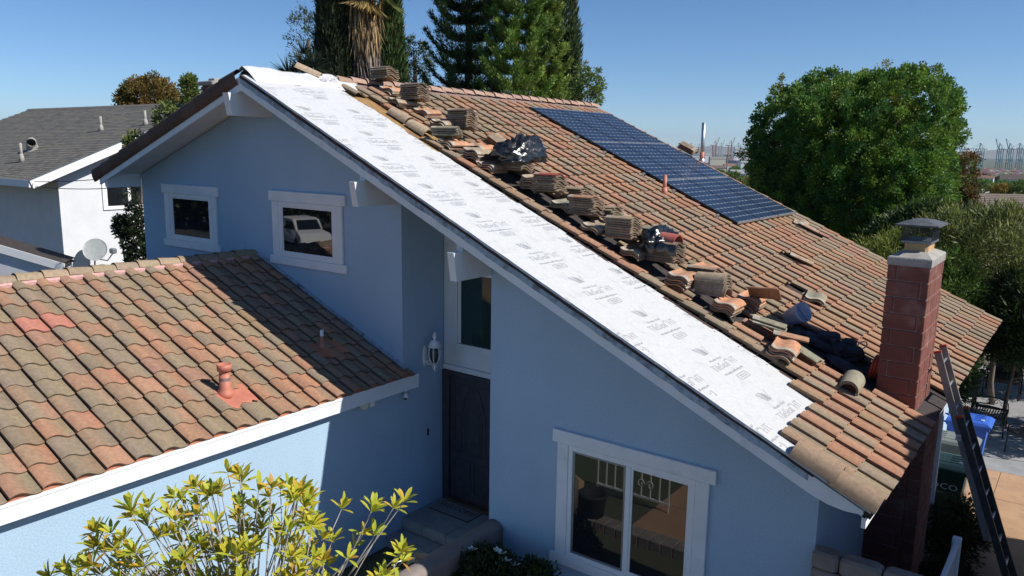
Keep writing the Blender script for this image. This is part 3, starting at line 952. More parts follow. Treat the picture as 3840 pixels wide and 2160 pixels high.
NTH = ['lowest', 'second', 'third', 'fourth', 'fifth', 'sixth', 'seventh', 'eighth', 'ninth']
def pile(x0, y0, n, keys, where, z_add=.10, yaw=0.0, step=.0335, top_key=None, top_label=None, pitch=0.0):
    """level stack, tile length along +X"""
    g = 'tiles in the stack ' + where
    base = RX(x0, y0, 0).z + z_add
    for i in range(n):
        key = random.choice(keys)
        if i == n - 1 and top_key: key = top_key
        rot = rz(yaw + random.uniform(-.035, .035)) @ rot_cols((0, -1, 0), (1, 0, 0), (0, 0, 1)) @ Matrix.Rotation(-pitch, 3, 'X')
        loc = Vector((x0 + random.uniform(-.014, .014), y0 + .33 + random.uniform(-.012, .012), base + i * step))
        if i == n - 1: lab = top_label or ('topmost tile of the stack ' + where)
        else: lab = NTH[i] + ' tile up in the stack ' + where
        loose(random.choice(LOOSE[key]), loc, rot, lab, g)

def support(x0, y0, n, keys, where, yaw=0.0, h0=.075, step=.032, slope=True, top_key=None):
    """tiles lying across the slope: length along +Y, profile end towards the front gable"""
    g = 'tiles in the group ' + where
    for i in range(n):
        key = random.choice(keys)
        if i == n - 1 and top_key: key = top_key
        if slope: base = rot_cols((CA, 0, -SA), (0, 1, 0), (SA, 0, CA))
        else: base = rot_cols((1, 0, 0), (0, 1, 0), (0, 0, 1))
        rot = base @ rz(yaw + random.uniform(-.05, .05))
        loc = RX(x0 + random.uniform(-.012, .012), y0 + random.uniform(-.02, .02), h0 + i * step)
        if n == 1: lab = 'tile ' + where
        elif i == n - 1: lab = 'topmost tile of the group ' + where
        else: lab = NTH[i] + ' tile up in the group ' + where
        loose(random.choice(LOOSE[key]), loc, rot, lab, g if n > 1 else None)

T, Bn, O, G = 'tan', 'brown', 'orange', 'green'
# from the ridge down to the chimney
pile(-2.72, 1.95, 6, [T, Bn], 'nearest the ridge', .14)
support(-2.45, 1.90, 3, [O, T], 'propping the stack nearest the ridge', .1, top_key=O)
support(-1.99, 1.66, 3, [Bn, T], 'with grey humps below the ridge stack', -.15)
pile(-1.86, 1.84, 8, [T, Bn], 'second below the ridge with eight tiles', .14)
support(-1.60, 1.86, 3, [O, Bn], 'propping the second stack below the ridge', .1, top_key=O)
support(-1.60, 2.75, 1, [O], 'lying flat right of the second stack below the ridge', -.5)
support(-1.70, 2.98, 3, [T], 'with tan humps right of the upper stacks', .05)
support(-1.03, 1.66, 5, [T, Bn], 'with nested humps above the long barrel tiles', .05, top_key=T)
pile(-.86, 1.92, 9, [Bn, T], 'of nine wavy tiles left of the upper solar row', .12, yaw=.03)
pile(-.62, 1.12, 4, [G, Bn], 'turned askew at the foot of the barrel tiles', .09, yaw=.42)
support(-.46, 1.22, 3, [O, T], 'of three orange humps at the stripped edge', .02, top_key=O)
support(-.42, 1.95, 1, [O], 'single orange above the tan barrel group', .1)
support(-.16, 2.42, 4, [O, T], 'sticking out right of the nine tile stack', 1.35, h0=.10)
support(-.05, 1.34, 4, [T], 'with broad tan humps left of the large black bag', .04, step=.04, top_key=T)
support(.30, 1.30, 3, [O, Bn], 'small orange below the tan humps', .05, top_key=O)
pile(.55, 1.58, 5, [Bn, T], 'under the large black bag', .11, yaw=-.03)
support(.90, 1.56, 6, [T, Bn], 'of six stepped tiles below the large black bag', .04, top_key=T)
support(.66, 2.46, 2, [O, T], 'two tiles right of the large black bag', .05, top_key=O)
pile(1.20, 1.56, 8, [Bn, T], 'with a red top tile', .11, yaw=-.03, top_key='red', top_label='bright red tile on top of its brown stack')
pile(1.42, 2.10, 5, [T], 'behind the red topped stack', .09, yaw=-.25)
support(1.49, 1.55, 3, [G, T], 'propping the red topped stack', .04, top_key=G)
pile(1.86, 1.52, 8, [Bn, T], 'with an orange top tile', .11, yaw=-.03, top_key=O, top_label='orange tile on top of the stack below the red topped one')
pile(1.92, 2.02, 4, [T, G], 'behind the orange topped stack', .10, yaw=-.05)
support(2.36, 2.30, 3, [T], 'sticking out right of the orange topped stack', 1.2, h0=.09)
support(2.09, 1.46, 3, [T, G], 'propping the orange topped stack', .04)
pile(2.50, 1.50, 9, [T, Bn], 'of nine tan tiles above the second black bag', .11, yaw=-.04, top_key=T)
pile(2.60, 2.02, 5, [T, G], 'behind the nine tan tiles', .12, yaw=-.03)
support(2.74, 1.44, 3, [G, T], 'propping the nine tan tiles', .05)
pile(3.12, 1.62, 8, [Bn], 'draped by the second black bag', .11, yaw=-.08)
pile(3.50, 2.12, 4, [T], 'behind the draped stack', .06, yaw=-.1)
support(3.47, 1.42, 5, [O, Bn], 'of orange tiles propping the draped stack', .03, top_key=O)
support(3.42, 2.28, 4, [O, T], 'of orange tiles right of the draped stack', .05, top_key=O)
support(4.10, 1.46, 5, [O, Bn], 'of orange tiles under the hooped barrel stack', .03, top_key=O)
support(4.16, 2.14, 5, [O, Bn], 'of orange tiles right of the hooped barrel stack', .05, top_key=O)
support(4.98, 1.13, 5, [O, Bn], 'of humped orange tiles near the white sheet end', .15, top_key=O)
support(4.55, 4.0, 2, [G, T], 'lying loose on the open tile field above the chimney', .15, h0=.10)
support(2.92, 8.5, 1, [T], 'lying loose below the far solar corner', .2, h0=.12)
support(-.02, 9.78, 4, [Bn], 'dark at the far edge beside the tall vent pipe', 1.5, h0=.12)
# hooped barrel stack
for i in range(6):
    loc = Vector((3.84 + random.uniform(-.01, .01), 1.74 + random.uniform(-.01, .01), RX(3.84, 1.7).z + .07 + i * .037))
    rot = rz(-.05 + random.uniform(-.02, .02)) @ rot_cols((0, -1, 0), (1, 0, 0), (0, 0, 1))
    lab = 'top barrel tile of the hooped stack above the blue bucket' if i == 5 else NTH[i] + ' barrel tile up in the hooped stack above the blue bucket'
    loose(LB['tan' if i == 5 else 'brown'][i % 2], loc, rot, lab, 'barrel tiles in the hooped stack', 'loose_barrel')
# single pieces
def single(me, x, y, h, rot, label, name='loose_tile'):
    return loose(me, RX(x, y, h), rot, label, None, name)
ROOFM = rot_cols((0, -1, 0), (CA, 0, -SA), (SA, 0, CA))
single(LB['tan'][0], -1.60, 1.40, .02, ROOFM @ rz(.02), 'upper of two tan barrel tiles laid end to end along the stripped edge', 'loose_barrel')
single(LB['tan'][1], -1.16, 1.37, .02, ROOFM @ rz(.02), 'lower of two tan barrel tiles laid end to end along the stripped edge', 'loose_barrel')
single(LB['green'][0], 5.86, 1.52, .09, rot_cols((CA, 0, -SA), (0, 1, 0), (SA, 0, CA)) @ rz(.12), 'lower of two nested barrel tiles on the new tiles near the chimney', 'loose_barrel')
single(LB['green'][1], 5.855, 1.50, .115, rot_cols((CA, 0, -SA), (0, 1, 0), (SA, 0, CA)) @ rz(.10), 'upper of two nested barrel tiles on the new tiles near the chimney', 'loose_barrel')
single(LOOSE[G][0], 5.05, 2.02, .10, ROOFM @ rz(-.08), 'greenish tile lying down the slope beside the tool belt')
single(LOOSE[G][1], 4.50, 1.92, .16, rot_cols((0, -1, 0), (.97, 0, -.24), (.24, 0, .97)) @ rz(.25), 'upper of two greenish tiles leaning beside the blue bucket')
single(LOOSE[G][0], 4.52, 1.90, .125, rot_cols((0, -1, 0), (.97, 0, -.24), (.24, 0, .97)) @ rz(.27), 'lower of two greenish tiles leaning beside the blue bucket')
single(LOOSE[O][1], 4.80, 1.80, .16, rot_cols((0, -1, 0), (.985, 0, -.17), (.17, 0, .985)) @ rz(.32), 'orange tile slid in front of the blue bucket')
single(LOOSE[G][1], 4.42, 1.55, .05, rot_cols((CA, 0, -SA), (0, 1, 0), (SA, 0, CA)) @ rz(.8) @ Matrix.Rotation(R(50), 3, 'Y'), 'greenish tile standing on edge at the end of the stack row')
single(LOOSE[O][0], 4.28, 2.32, .22, rot_cols((0, -1, 0), (.99, 0, .05), (-.05, 0, .99)) @ Matrix.Rotation(R(-30), 3, 'Y'), 'orange tile lying tilted right of the hooped barrel stack')
single(LOOSE[T][0], 3.62, 6.1, .11, ROOFM @ rz(.35), 'tan tile lying askew in the middle of the open tile field')
single(LOOSE[T][1], 3.0, 8.75, .13, ROOFM @ rz(.12), 'brown tile lying loose near the far gable edge')
single(LB['red'][0], 2.92, 1.85, .36, rot_cols((0, -1, 0), (.99, 0, -.10), (.10, 0, .99)) @ rz(-.12), 'red trough tile lying on the second black bag', 'loose_barrel')
_b = Vector((-.72, -.58, .36)).normalized(); _c = Vector((-.1, .1, 1)); _c = (_c - _b * _c.dot(_b)).normalized()
loose(LB['tan'][0], Vector((-2.72, .84, ZA + .03)), rot_cols(_b.cross(_c), _b, _c), 'tan barrel tile leaning up on the ridge behind the turned up sheet', None, 'loose_barrel')
for i in range(3):
    loose(LB['brown'][i % 2], Vector((-3.10 - .02 * i, .10 - .03 * i, ZA - .10 + i * .035)), rz(.12 * i) @ rot_cols((-1, 0, 0), (0, -1, 0), (0, 0, 1)), ('lowest', 'middle', 'top')[i] + ' of three brown barrel tiles stacked on the ridge at the gable peak', 'barrel tiles stacked on the ridge', 'loose_barrel')
# ================================================================== things on the roof
def lumpy(name, loc, radii, rot, mat, seed, amp=.35, label='', cat='', flat=.25, n=42, m=26, freq=2.6):
    rs = np.random.default_rng(seed)
    K = rs.normal(size=(26, 3)) * freq; ph = rs.uniform(0, 6.28, 26); am = rs.uniform(.3, 1, 26)
    K2 = rs.normal(size=(40, 3)) * freq * 3.2; ph2 = rs.uniform(0, 6.28, 40)
    b = MB(); rows = []
    for j in range(m + 1):
        th = math.pi * j / m
        row = []
        for i in range(n):
            p = np.array([math.sin(th) * math.cos(2 * math.pi * i / n), math.sin(th) * math.sin(2 * math.pi * i / n), math.cos(th)])
            d = (am * np.abs(np.sin(K @ p + ph))).sum() / 13 - .62
            d2 = np.abs(np.sin(K2 @ p + ph2)).mean() - .63
            r = 1 + amp * .7 * d + amp * 1.9 * d2
            q = p * r
            if q[2] < -flat: q[2] = -flat + (q[2] + flat) * .12
            row.append(tuple(rot @ Vector((q[0] * radii[0], q[1] * radii[1], q[2] * radii[2])) + Vector(loc)))
        rows.append(b.add(row))
    for j in range(m):
        for i in range(n):
            i2 = (i + 1) % n
            b.f.append((rows[j] + i, rows[j + 1] + i, rows[j + 1] + i2, rows[j] + i2)); b.sm.append(True)
    o = b.build(name, mat, None, origin=loc)
    return tag(o, label, cat)
lumpy('garbage_bag', RX(.52, 2.0, .36), (.30, .50, .28), rz(.2), M['blackbag'], 5, 1.0, 'large crumpled shiny black plastic bag lying on the tile stacks', 'garbage bag')
lumpy('garbage_bag', RX(2.98, 2.0, .33), (.20, .40, .17), rz(.1), M['blackbag'], 9, 1.0, 'smaller black plastic bag draped under the red trough tile', 'garbage bag')
# folded dark cloth skirt of the second bag over the stack front
b = MB(); n = 14; rows = []
for i in range(n + 1):
    t = i / n
    x = 3.12 + .46 * t
    row = []
    for j in range(7):
        s = j / 6
        row.append((x, 1.60 - .018 - .02 * math.sin(s * 2.5) - .012 * math.sin(t * 19), RX(3.12, 1.6).z + .40 - .13 * s - .015 * math.sin(t * 9) - .02 * t))
    rows.append(b.add(row))
for i in range(n):
    for j in range(6):
        b.f.append((rows[i] + j, rows[i + 1] + j, rows[i + 1] + j + 1, rows[i] + j + 1)); b.sm.append(True)
tag(b.build('plastic_sheet', M['blackbag'], None, origin=(3.3, 1.6, 4.1)), 'black plastic flap hanging over the front of the draped stack', 'plastic sheet')

# bucket, tipped over
bk = thing('bucket', RX(4.88, 2.5, .10), 'translucent blue plastic bucket tipped on its side on the tiles', 'bucket')
Mb = rot_cols((.0, .0, 1), (-.86, .5, 0), (-.5, -.86, 0)); Mb = Matrix.Rotation(R(62), 3, Vector((.45, .89, 0)).normalized())
b = MB(); b.lathe([(.0, .003), (.108, .0), (.132, .25), (.138, .253), (.138, .276), (.128, .28), (.124, .25), (.102, .010), (0, .011)], 24, M=Mb, T=RX(4.76, 2.55, .18), cap0=False, cap1=False)
b.build('body', M['bucketblue'], bk)
b = MB()
pts = [Mb @ Vector((.125 * math.cos(a), .125 * math.sin(a) * .5 - .10 * abs(math.sin(a)), .25 + .02 * math.sin(a))) + RX(4.76, 2.55, .18) for a in [math.pi * k / 10 for k in range(11)]]
b.tube(pts, .004, 6); b.build('handle', M['wire'], bk)

# tool belt
tb = thing('tool_belt', RX(5.4, 2.75, .06), 'black tool belt with pouches and a metal hammer ring on bare felt', 'tool belt')
b = MB()
for (x, y, sx, sy, sz, a) in ((5.28, 2.86, .15, .11, .19, .3), (5.42, 2.70, .12, .12, .15, -.2), (5.58, 2.88, .15, .10, .17, .5), (5.50, 3.06, .10, .11, .19, .1)):
    b.bbox(-sx, sx, -sy, sy, 0, sz, .03, M=rz(a) @ Matrix.Rotation(.2, 3, 'X'), T=RX(x, y, .02))
b.build('pouch', M['darkcloth'], tb)
b = MB(); b.tube([RX(5.2 + .5 * t, 2.9 - .35 * math.sin(t * 3.1), .10 + .07 * math.sin(t * 7)) for t in [k / 14 for k in range(15)]], .028, 6); b.build('strap', M['darkcloth'], tb)
b = MB(); c0 = RX(5.60, 2.98, .24); b.tube([c0 + Vector((.055 * math.cos(a), .02 * math.cos(a), .05 * math.sin(a) + .02 * math.cos(a))) for a in [2 * math.pi * k / 14 for k in range(15)]], .009, 6); b.build('hammer_ring', M['alu'], tb)
b = MB(); c0 = RX(5.32, 2.74, .17); b.tube([c0 + Vector((.014 * math.cos(a), 0, .014 * math.sin(a))) for a in [2 * math.pi * k / 10 for k in range(11)]], .004, 5); b.build('rivet', M['alu'], tb)
lumpy('jacket', RX(5.18, 2.72, .05), (.22, .22, .05), rot_cols((CA, 0, -SA), (0, 1, 0), (SA, 0, CA)), M['darkcloth'], 21, .5, 'dark blue cloth lying flat on the bare felt beside the bucket', 'cloth')
lumpy('jacket', RX(5.62, 2.42, .045), (.24, .18, .045), rot_cols((CA, 0, -SA), (0, 1, 0), (SA, 0, CA)), M['darkcloth'], 23, .5, 'dark cloth heap lying against the foot of the brick chimney', 'cloth')
b = MB()
for k in range(3):
    b.tube([RX(5.86, 2.72, .14 + .02 * k) + Vector((.03 * k + .03 * math.sin(a), .17 * math.cos(a), .16 * math.sin(a))) for a in [2 * math.pi * i / 26 for i in range(27)]], .017, 8)
tag(b.build('air_hose', M['hose'], None, origin=RX(5.86, 2.72, 0)), 'coiled red air hose leaning on the left side of the brick chimney', 'hose')

# vents on the main roof
def pipe(name, base, top, r, mat, label, collar=True):
    t = thing(name, base, label, 'vent pipe')
    b = MB(); b.tube([base, top], r, 14); b.build('pipe', mat, t)
    if collar:
        b = MB(); d = (Vector(top) - Vector(base)).normalized()
        b.tube([Vector(base) - d * .03, Vector(base) + d * .05, Vector(base) + d * .13], [r * 2.0, r * 1.7, r * 1.12], 14)
        b.build('collar', mat, t)
    return t
p0 = RX(1.43, 5.50, .06); pipe('vent_pipe', p0, p0 + Vector((0, 0, .36)), .036, M['clay_paint'], 'thin red painted vent pipe left of the solar panels')
p0 = RX(.28, 9.80, .06); t = pipe('vent_pipe', p0, p0 + Vector((0, 0, .95)), .045, M['alu'], 'tall bare metal vent pipe standing at the far roof edge')
b = MB(); b.tube([p0 + Vector((0, 0, -.02)), p0 + Vector((0, 0, .26))], .055, 14); b.build('sleeve', M['clay_paint'], t)
# garage vents
v0 = GP((-.45 - GX) / CG, -2.68, .02)
vt = thing('vent_pipe', v0, 'squat red vent with cap and spread flashing on the garage roof', 'vent pipe')
b = MB(); b.lathe([(.115, .0), (.10, .06), (.072, .12), (.066, .30)], 18, T=v0); b.lathe([(.066, .301), (.066, .345), (.055, .346), (.05, .31)], 18, T=v0, cap0=False, cap1=False); b.build('pipe', M['clay_paint'], vt)
b = MB(); b.lathe([(.070, .205), (.071, .25)], 18, T=v0, cap0=False, cap1=False); b.build('seal_band', M['mortar'], vt)
b = MB(); b.lathe([(.068, .335), (.088, .335), (.090, .42), (.084, .42), (.070, .40), (.02, .395), (0, .395)], 18, T=v0, cap0=False); b.build('cap', M['clay_paint'], vt)
def flashing(u0, u1, y0, y1, nm, par, mat):
    b = MB(); n = 18; m = 5; rows = []
    for j in range(m + 1):
        row = []
        for i in range(n + 1):
            y = y0 + (y1 - y0) * i / n; u = u0 + (u1 - u0) * j / m
            ph = ((-.52 - y) % .3055) / .3055
            hh = np.interp(ph * .3055, [p[0] for p in PROF], [p[1] for p in PROF])
            if j == m: u += .03 * math.sin(i * 1.1) - .05 * abs(i / n - .5)
            row.append(tuple(GP(u, y, .048 + .5 * hh + (.004 if j < m else .0))))
        rows.append(b.add(row))
    for j in range(m):
        for i in range(n):
            b.f.append((rows[j] + i, rows[j + 1] + i, rows[j + 1] + i + 1, rows[j] + i + 1)); b.sm.append(True)
    b.build(nm, mat, par)
uu = (v0.x - GX) / CG
flashing(uu - .12, uu + .28, -2.92, -2.38, 'flashing', vt, M['clay_paint'])
v1 = GP((-.86 - GX) / CG, -.80, .02)
vt2 = thing('vent_pipe', v1, 'small white topped vent with red flashing in the shade of the garage roof', 'vent pipe')
b = MB(); b.lathe([(.10, 0), (.05, .08), (.028, .12), (.026, .22)], 14, T=v1); b.build('pipe', M['clay_paint'], vt2)
b = MB(); b.lathe([(.027, .20), (.027, .29), (.02, .29)], 12, T=v1, cap0=False); b.build('cap', M['white'], vt2)
uu = (v1.x - GX) / CG
flashing(uu - .12, uu + .26, -1.02, -.50, 'flashing', vt2, M['terracotta'])

# ================================================================== SOLAR ARRAY
ue = [.73, 2.49, 4.245, 6.0]; ye = [5.97, 7.105, 8.24, 9.375]
def cell_mesh():
    b = MB(); w = .170 / 2; h = .156 / 2; c = .026
    b.poly([(-w + c, -h, 0), (w - c, -h, 0), (w, -h + c, 0), (w, h - c, 0), (w - c, h, 0), (-w + c, h, 0), (-w, h - c, 0), (-w, -h + c, 0)])
    return b.mesh('cell', M['cell'])
CELL = cell_mesh()
PM = rot_cols((0, 1, 0), (-CA, 0, SA), (SA, 0, CA))     # local x along Y, local y up the slope
rown = ['upper', 'middle', 'lower']; coln = ['left', 'middle', 'right']
HP = .155
for r in range(3):
    for c in range(3):
        u0, u1, y0, y1 = ue[r] + .008, ue[r + 1] - .010, ye[c] + .006, ye[c + 1] - .006
        lab = 'solar panel in the %s row, %s one of three across' % (rown[r], coln[c])
        t = thing('solar_module', RP((u0 + u1) / 2, (y0 + y1) / 2, HP), lab, 'solar panel', 'solar panels on the tile roof')
        fw = .014
        for (a0, a1, q0, q1) in ((u0, u1, y0, y0 + fw), (u0, u1, y1 - fw, y1)):
            b = MB(); b.extrude([(a0, HP - .04), (a1, HP - .04), (a1, HP), (a0, HP)], fnR, q0, q1); b.build('side_frame', M['blackframe'], t)
        for (a0, a1) in ((u0, u0 + .018), (u1 - .018, u1)):
            b = MB(); b.extrude([(a0, HP - .04), (a1, HP - .04), (a1, HP + .001), (a0, HP + .001)], fnR, y0 + fw + .001, y1 - fw - .001); b.build('end_frame', M['alu'], t)  # sunlit gleam put into the frame ends as pale metal, unlike the sides
        b = MB(); b.extrude([(u0 + .019, HP - .02), (u1 - .019, HP - .02), (u1 - .019, HP - .004), (u0 + .019, HP - .004)], fnR, y0 + fw + .001, y1 - fw - .001)
        gl = b.build('glass', M['cellback'], t)
        du = (u1 - u0 - .05) / 10; dy = (y1 - y0 - .04) / 6
        sx = .985 * dy / .170; sy = .955 * du / .156
        for i in range(10):
            for j in range(6):
                o = link('cell', CELL, gl, RP(u0 + .025 + (i + .5) * du, y0 + .02 + (j + .5) * dy, HP - .0025), PM)
                o.scale = (sx, sy, 1)
for k, u in enumerate([1.12, 2.2, 2.92, 3.9, 4.62, 5.62]):
    nm = ['first', 'second', 'third', 'fourth', 'fifth', 'lowest'][k]
    t = thing('solar_mounting_rail', RP(u, 5.86, HP - .06), nm + ' rail foot from the ridge, at the left side of the solar panels', 'rail', 'solar mounting rails')
    b = MB(); b.extrude([(u - .018, HP - .085), (u + .018, HP - .085), (u + .018, HP - .045), (u - .018, HP - .045)], fnR, 5.84, 9.34); b.build('rail', M['blackframe'], t)
    b = MB()
    b.extrude([(u - .02, HP - .044), (u + .02, HP - .044), (u + .02, HP - .02), (u - .02, HP - .02)], fnR, 5.80, 5.90)
    b.extrude([(u + .0, .06), (u + .03, .06), (u + .03, HP - .045), (u + .0, HP - .045)], fnR, 5.80, 5.835)
    b.extrude([(u - .02, .05), (u + .06, .05), (u + .06, .06), (u - .02, .06)], fnR, 5.80, 5.85)
    b.build('foot', M['alu'], t)

# ================================================================== CHIMNEY
ch = thing('chimney', (6.27, 2.9, GROUND), 'tall red block chimney with cement cap beside the low eave', 'chimney')
CX0, CX1, CY0, CY1, CZ = 6.03, 6.505, 2.40, 3.40, 4.29
b = MB(); b.box(CX0 + .012, CX1 - .012, CY0 + .012, CY1 - .012, GROUND, CZ); b.build('mortar_core', M['mortar'], ch)
BM = {}
def brick(x0, x1, y0, y1, z0, z1, parent, mat='brick', bev=.008, name='brick'):
    k = (round(x1 - x0, 3), round(y1 - y0, 3), round(z1 - z0, 3), mat)
    if k not in BM:
        b = MB(); b.bbox(-k[0] / 2, k[0] / 2, -k[1] / 2, k[1] / 2, -k[2] / 2, k[2] / 2, bev); BM[k] = b.mesh(name, M[mat])
    j = .002
    return link(name, BM[k], parent, ((x0 + x1) / 2 + random.uniform(-j, j), (y0 + y1) / 2 + random.uniform(-j, j), (z0 + z1) / 2), rz(random.uniform(-.004, .004)))
zz = CZ - .006; row = 0
while zz > .2:
    z0 = zz - .192; g = .012
    w = CX1 - CX0
    cut = .38 if row % 2 else .10
    # front and back
    for (ya, yb) in ((CY0, CY0 + .10), (CY1 - .10, CY1)):
        brick(CX0, CX0 + cut, ya, yb, z0, zz, ch); brick(CX0 + cut + g, CX1, ya, yb, z0, zz, ch)
    ys = [CY0 + .112, CY0 + .50, CY1 - .112] if row % 2 else [CY0 + .112, CY0 + .33, CY0 + .72, CY1 - .112]
    for (xa, xb) in ((CX0, CX0 + .10), (CX1 - .10, CX1)):
        for p, q in zip(ys[:-1], ys[1:]): brick(xa, xb, p, q - g if q < CY1 - .2 else q, z0, zz, ch)
    zz = z0 - .012; row += 1
# wider base below the eave
b = MB(); b.box(6.51, 6.65, 2.415, 3.38, GROUND, 2.19); b.build('mortar_core', M['mortar'], ch)
zz = 2.185; row = 0
while zz > GROUND + .1:
    z0 = zz - .192
    brick(6.507, 6.66, 2.402, 2.50 + (.2 if row % 2 else 0), z0, zz, ch)
    ys = [2.51, 2.95, 3.4] if row % 2 == 0 else [2.71, 3.06, 3.4]
    for p, q in zip(ys[:-1], ys[1:]): brick(6.59, 6.66, p, q - .012, z0, zz, ch)
    zz = z0 - .012; row += 1
# cap
b = MB()
rect4 = lambda e, z, j=0: [(CX0 - e, CY0 - e, z), (CX1 + e, CY0 - e, z), (CX1 + e, CY1 + e, z), (CX0 - e, CY1 + e, z)]
b.rings([rect4(.010, CZ - .015), rect4(.012, CZ + .075), rect4(.002, CZ + .09), [(6.14, 2.62, CZ + .145), (6.42, 2.62, CZ + .145), (6.42, 3.18, CZ + .145), (6.14, 3.18, CZ + .145)]], True, True)
b.build('crown', M['cement'], ch)
b = MB(); b.bbox(6.145, 6.415, 2.66, 3.14, CZ + .11, CZ + .275, .03); b.build('flue', M['fluetile'], ch)
x0, x1, y0, y1, z0, z1 = 6.11, 6.45, 2.62, 3.18, CZ + .245, CZ + .47
b = MB(); b.bbox(x0, x1, y0, y1, z0, z0 + .035, .004); b.build('cage_base', M['greymetal'], ch)
b = MB(); st = .028
nx = 12; ny = 18; nz = 9
for k in range(nz + 1):
    z = z0 + .035 + (z1 - z0 - .035) * k / nz
    for (p, q) in (((x0, y0), (x1, y0)), ((x1, y0), (x1, y1)), ((x1, y1), (x0, y1)), ((x0, y1), (x0, y0))): b.bar((*p, z), (*q, z), .0035)
for k in range(nx + 1):
    x = x0 + (x1 - x0) * k / nx
    for y in (y0, y1): b.bar((x, y, z0 + .03), (x, y, z1), .0035)
for k in range(1, ny):
    y = y0 + (y1 - y0) * k / ny
    for x in (x0, x1): b.bar((x, y, z0 + .03), (x, y, z1), .0035)
w = b.build('spark_mesh', M['wire'], ch)
b = MB(); e = .075
R4 = lambda e, z: [(x0 - e, y0 - e, z), (x1 + e, y0 - e, z), (x1 + e, y1 + e, z), (x0 - e, y1 + e, z)]
b.rings([R4(e, z1 - .012), R4(e, z1 + .008), R4(-.07, z1 + .055), R4(-.12, z1 + .062)], True, True)
b.build('lid', M['lidmetal'], ch)

# second chimney far left on the back slope
c2 = thing('chimney', (-5.9, .95, 5.4), 'small red brick chimney peeping over the left roof edge', 'chimney')
b = MB(); b.box(-6.10, -5.74, .78, 1.14, 5.2, 6.72); b.build('mortar_core', M['mortar'], c2)
zz = 6.70
row = 0
while zz > 5.5:
    z0 = zz - .07
    for (xa, xb, ya, yb) in ((-6.12, -5.925, .76, .86), (-5.915, -5.72, .76, .86), (-5.82, -5.72, .87, 1.0), (-5.82, -5.72, 1.01, 1.16)):
        brick(xa, xb, ya, yb, z0, zz, c2, bev=.004)
    zz = z0 - .010; row += 1
b = MB(); b.bbox(-6.16, -5.68, .72, 1.20, 6.72, 6.80, .015); b.bbox(-6.02, -5.82, .86, 1.06, 6.80, 6.86, .01); b.build('crown', M['cement'], c2)
# ================================================================== GROUND
def terrain(d):
    d = max(d, 0)
    return float(np.interp(d, [0, 26, 60, 150, 500, 2000, 2800, 60000], [GROUND - .02, GROUND - .02, -1.9, -5.2, -18, -62, -70, -70]))
b = MB(); nA = 72
rad = [0, 6, 12, 18, 26, 40, 60, 90, 150, 260, 500, 900, 1500, 2000, 2800, 4500, 9000, 18000, 30000]
rows = []
vdir = Vector((-.45, .89, 0)).normalized()
for r in rad:
    row = []
    for k in range(nA):
        a = 2 * math.pi * k / nA
        x, y = 1 + r * math.cos(a), 4 + r * math.sin(a)
        d = r * max(0.0, (Vector((math.cos(a), math.sin(a), 0)).dot(vdir) + .35) / 1.35)
        row.append((x, y, terrain(d)))
    rows.append(b.add(row))
for j in range(len(rad) - 1):
    for k in range(nA):
        k2 = (k + 1) % nA
        b.f.append((rows[j] + k, rows[j] + k2, rows[j + 1] + k2, rows[j + 1] + k)); b.sm.append(True)
tag(b.build('ground', M['soil']), kind='structure')

Zp = GROUND
def sheet(name, pts, z, mat, th=.06):
    b = MB(); b.extrude(pts, lambda u, v, d: (u, v, d), z - th, z)
    return tag(b.build(name, mat), kind='structure')
# side yard slabs with joints between them
slab_y = [1.2, 2.9, 4.4, 5.95, 7.45, 8.9]
patio = None
for i in range(len(slab_y) - 1):
    for x0, x1 in ((6.07, 7.12), (7.13, 8.6), (8.61, 10.2)):
        o = sheet('patio', [(x0, slab_y[i]), (x1, slab_y[i]), (x1, slab_y[i + 1] - .012), (x0, slab_y[i + 1] - .012)], Zp + .004, M['patio'])
sheet('rear_paving', [(5.9, 8.9), (10.2, 8.9), (10.2, 17.5), (3.0, 17.5), (3.0, 9.7), (5.9, 9.7)], Zp + .002, M['patiogrey'])
# front garden: driveway, paved court
for x0, x1 in ((2.6, 4.1), (4.112, 5.6), (5.612, 7.0)):
    for y0, y1 in ((-3.6, -2.35), (-4.9, -3.612), (-6.5, -4.912)):
        sheet('driveway', [(x0, y0), (x1, y0), (x1, y1), (x0, y1)], Zp + .004, M['patio'])
rl = thing('iron_railing', (2.2, -3.3, GROUND), 'white iron railing with scroll in the front court, mirrored in the big window', 'railing')
b = MB(); b.bar((1.5, -3.3, .55), (2.9, -3.3, .55), .035); b.bar((1.5, -3.3, -.18), (2.9, -3.3, -.18), .035); b.build('rail', M['white'], rl)
for k in range(9):
    b = MB(); b.bar((1.52 + k * .17, -3.3, GROUND if k % 8 == 0 else -.18), (1.52 + k * .17, -3.3, .55), .02); b.build('bar', M['white'], rl)
b = MB()
for cx, sg in ((2.36, 1), (2.54, -1)):
    b.tube([(cx + sg * .07 * (1 - q / 10) * math.cos(q), -3.29, .06 + .09 * (1 - q / 10) * math.sin(q)) for q in [k * .6 for k in range(13)]], .010, 5)
b.build('scroll', M['white'], rl)
sheet('street', [(-60, -34), (40, -34), (40, -20), (-60, -20)], Zp + .006, pm('asphalt', (.055, .055, .058), (.07, .07, .072), 2, .9))
edge = thing('brick_edging', (4.0, -2.2, GROUND), 'row of dark bricks edging the planting bed below the front window', 'edging')
for k in range(26):
    brick(2.0 + k * .195, 2.0 + k * .195 + .185, -2.34, -2.05, GROUND - .05, GROUND + .14, edge, 'block', bev=.01)

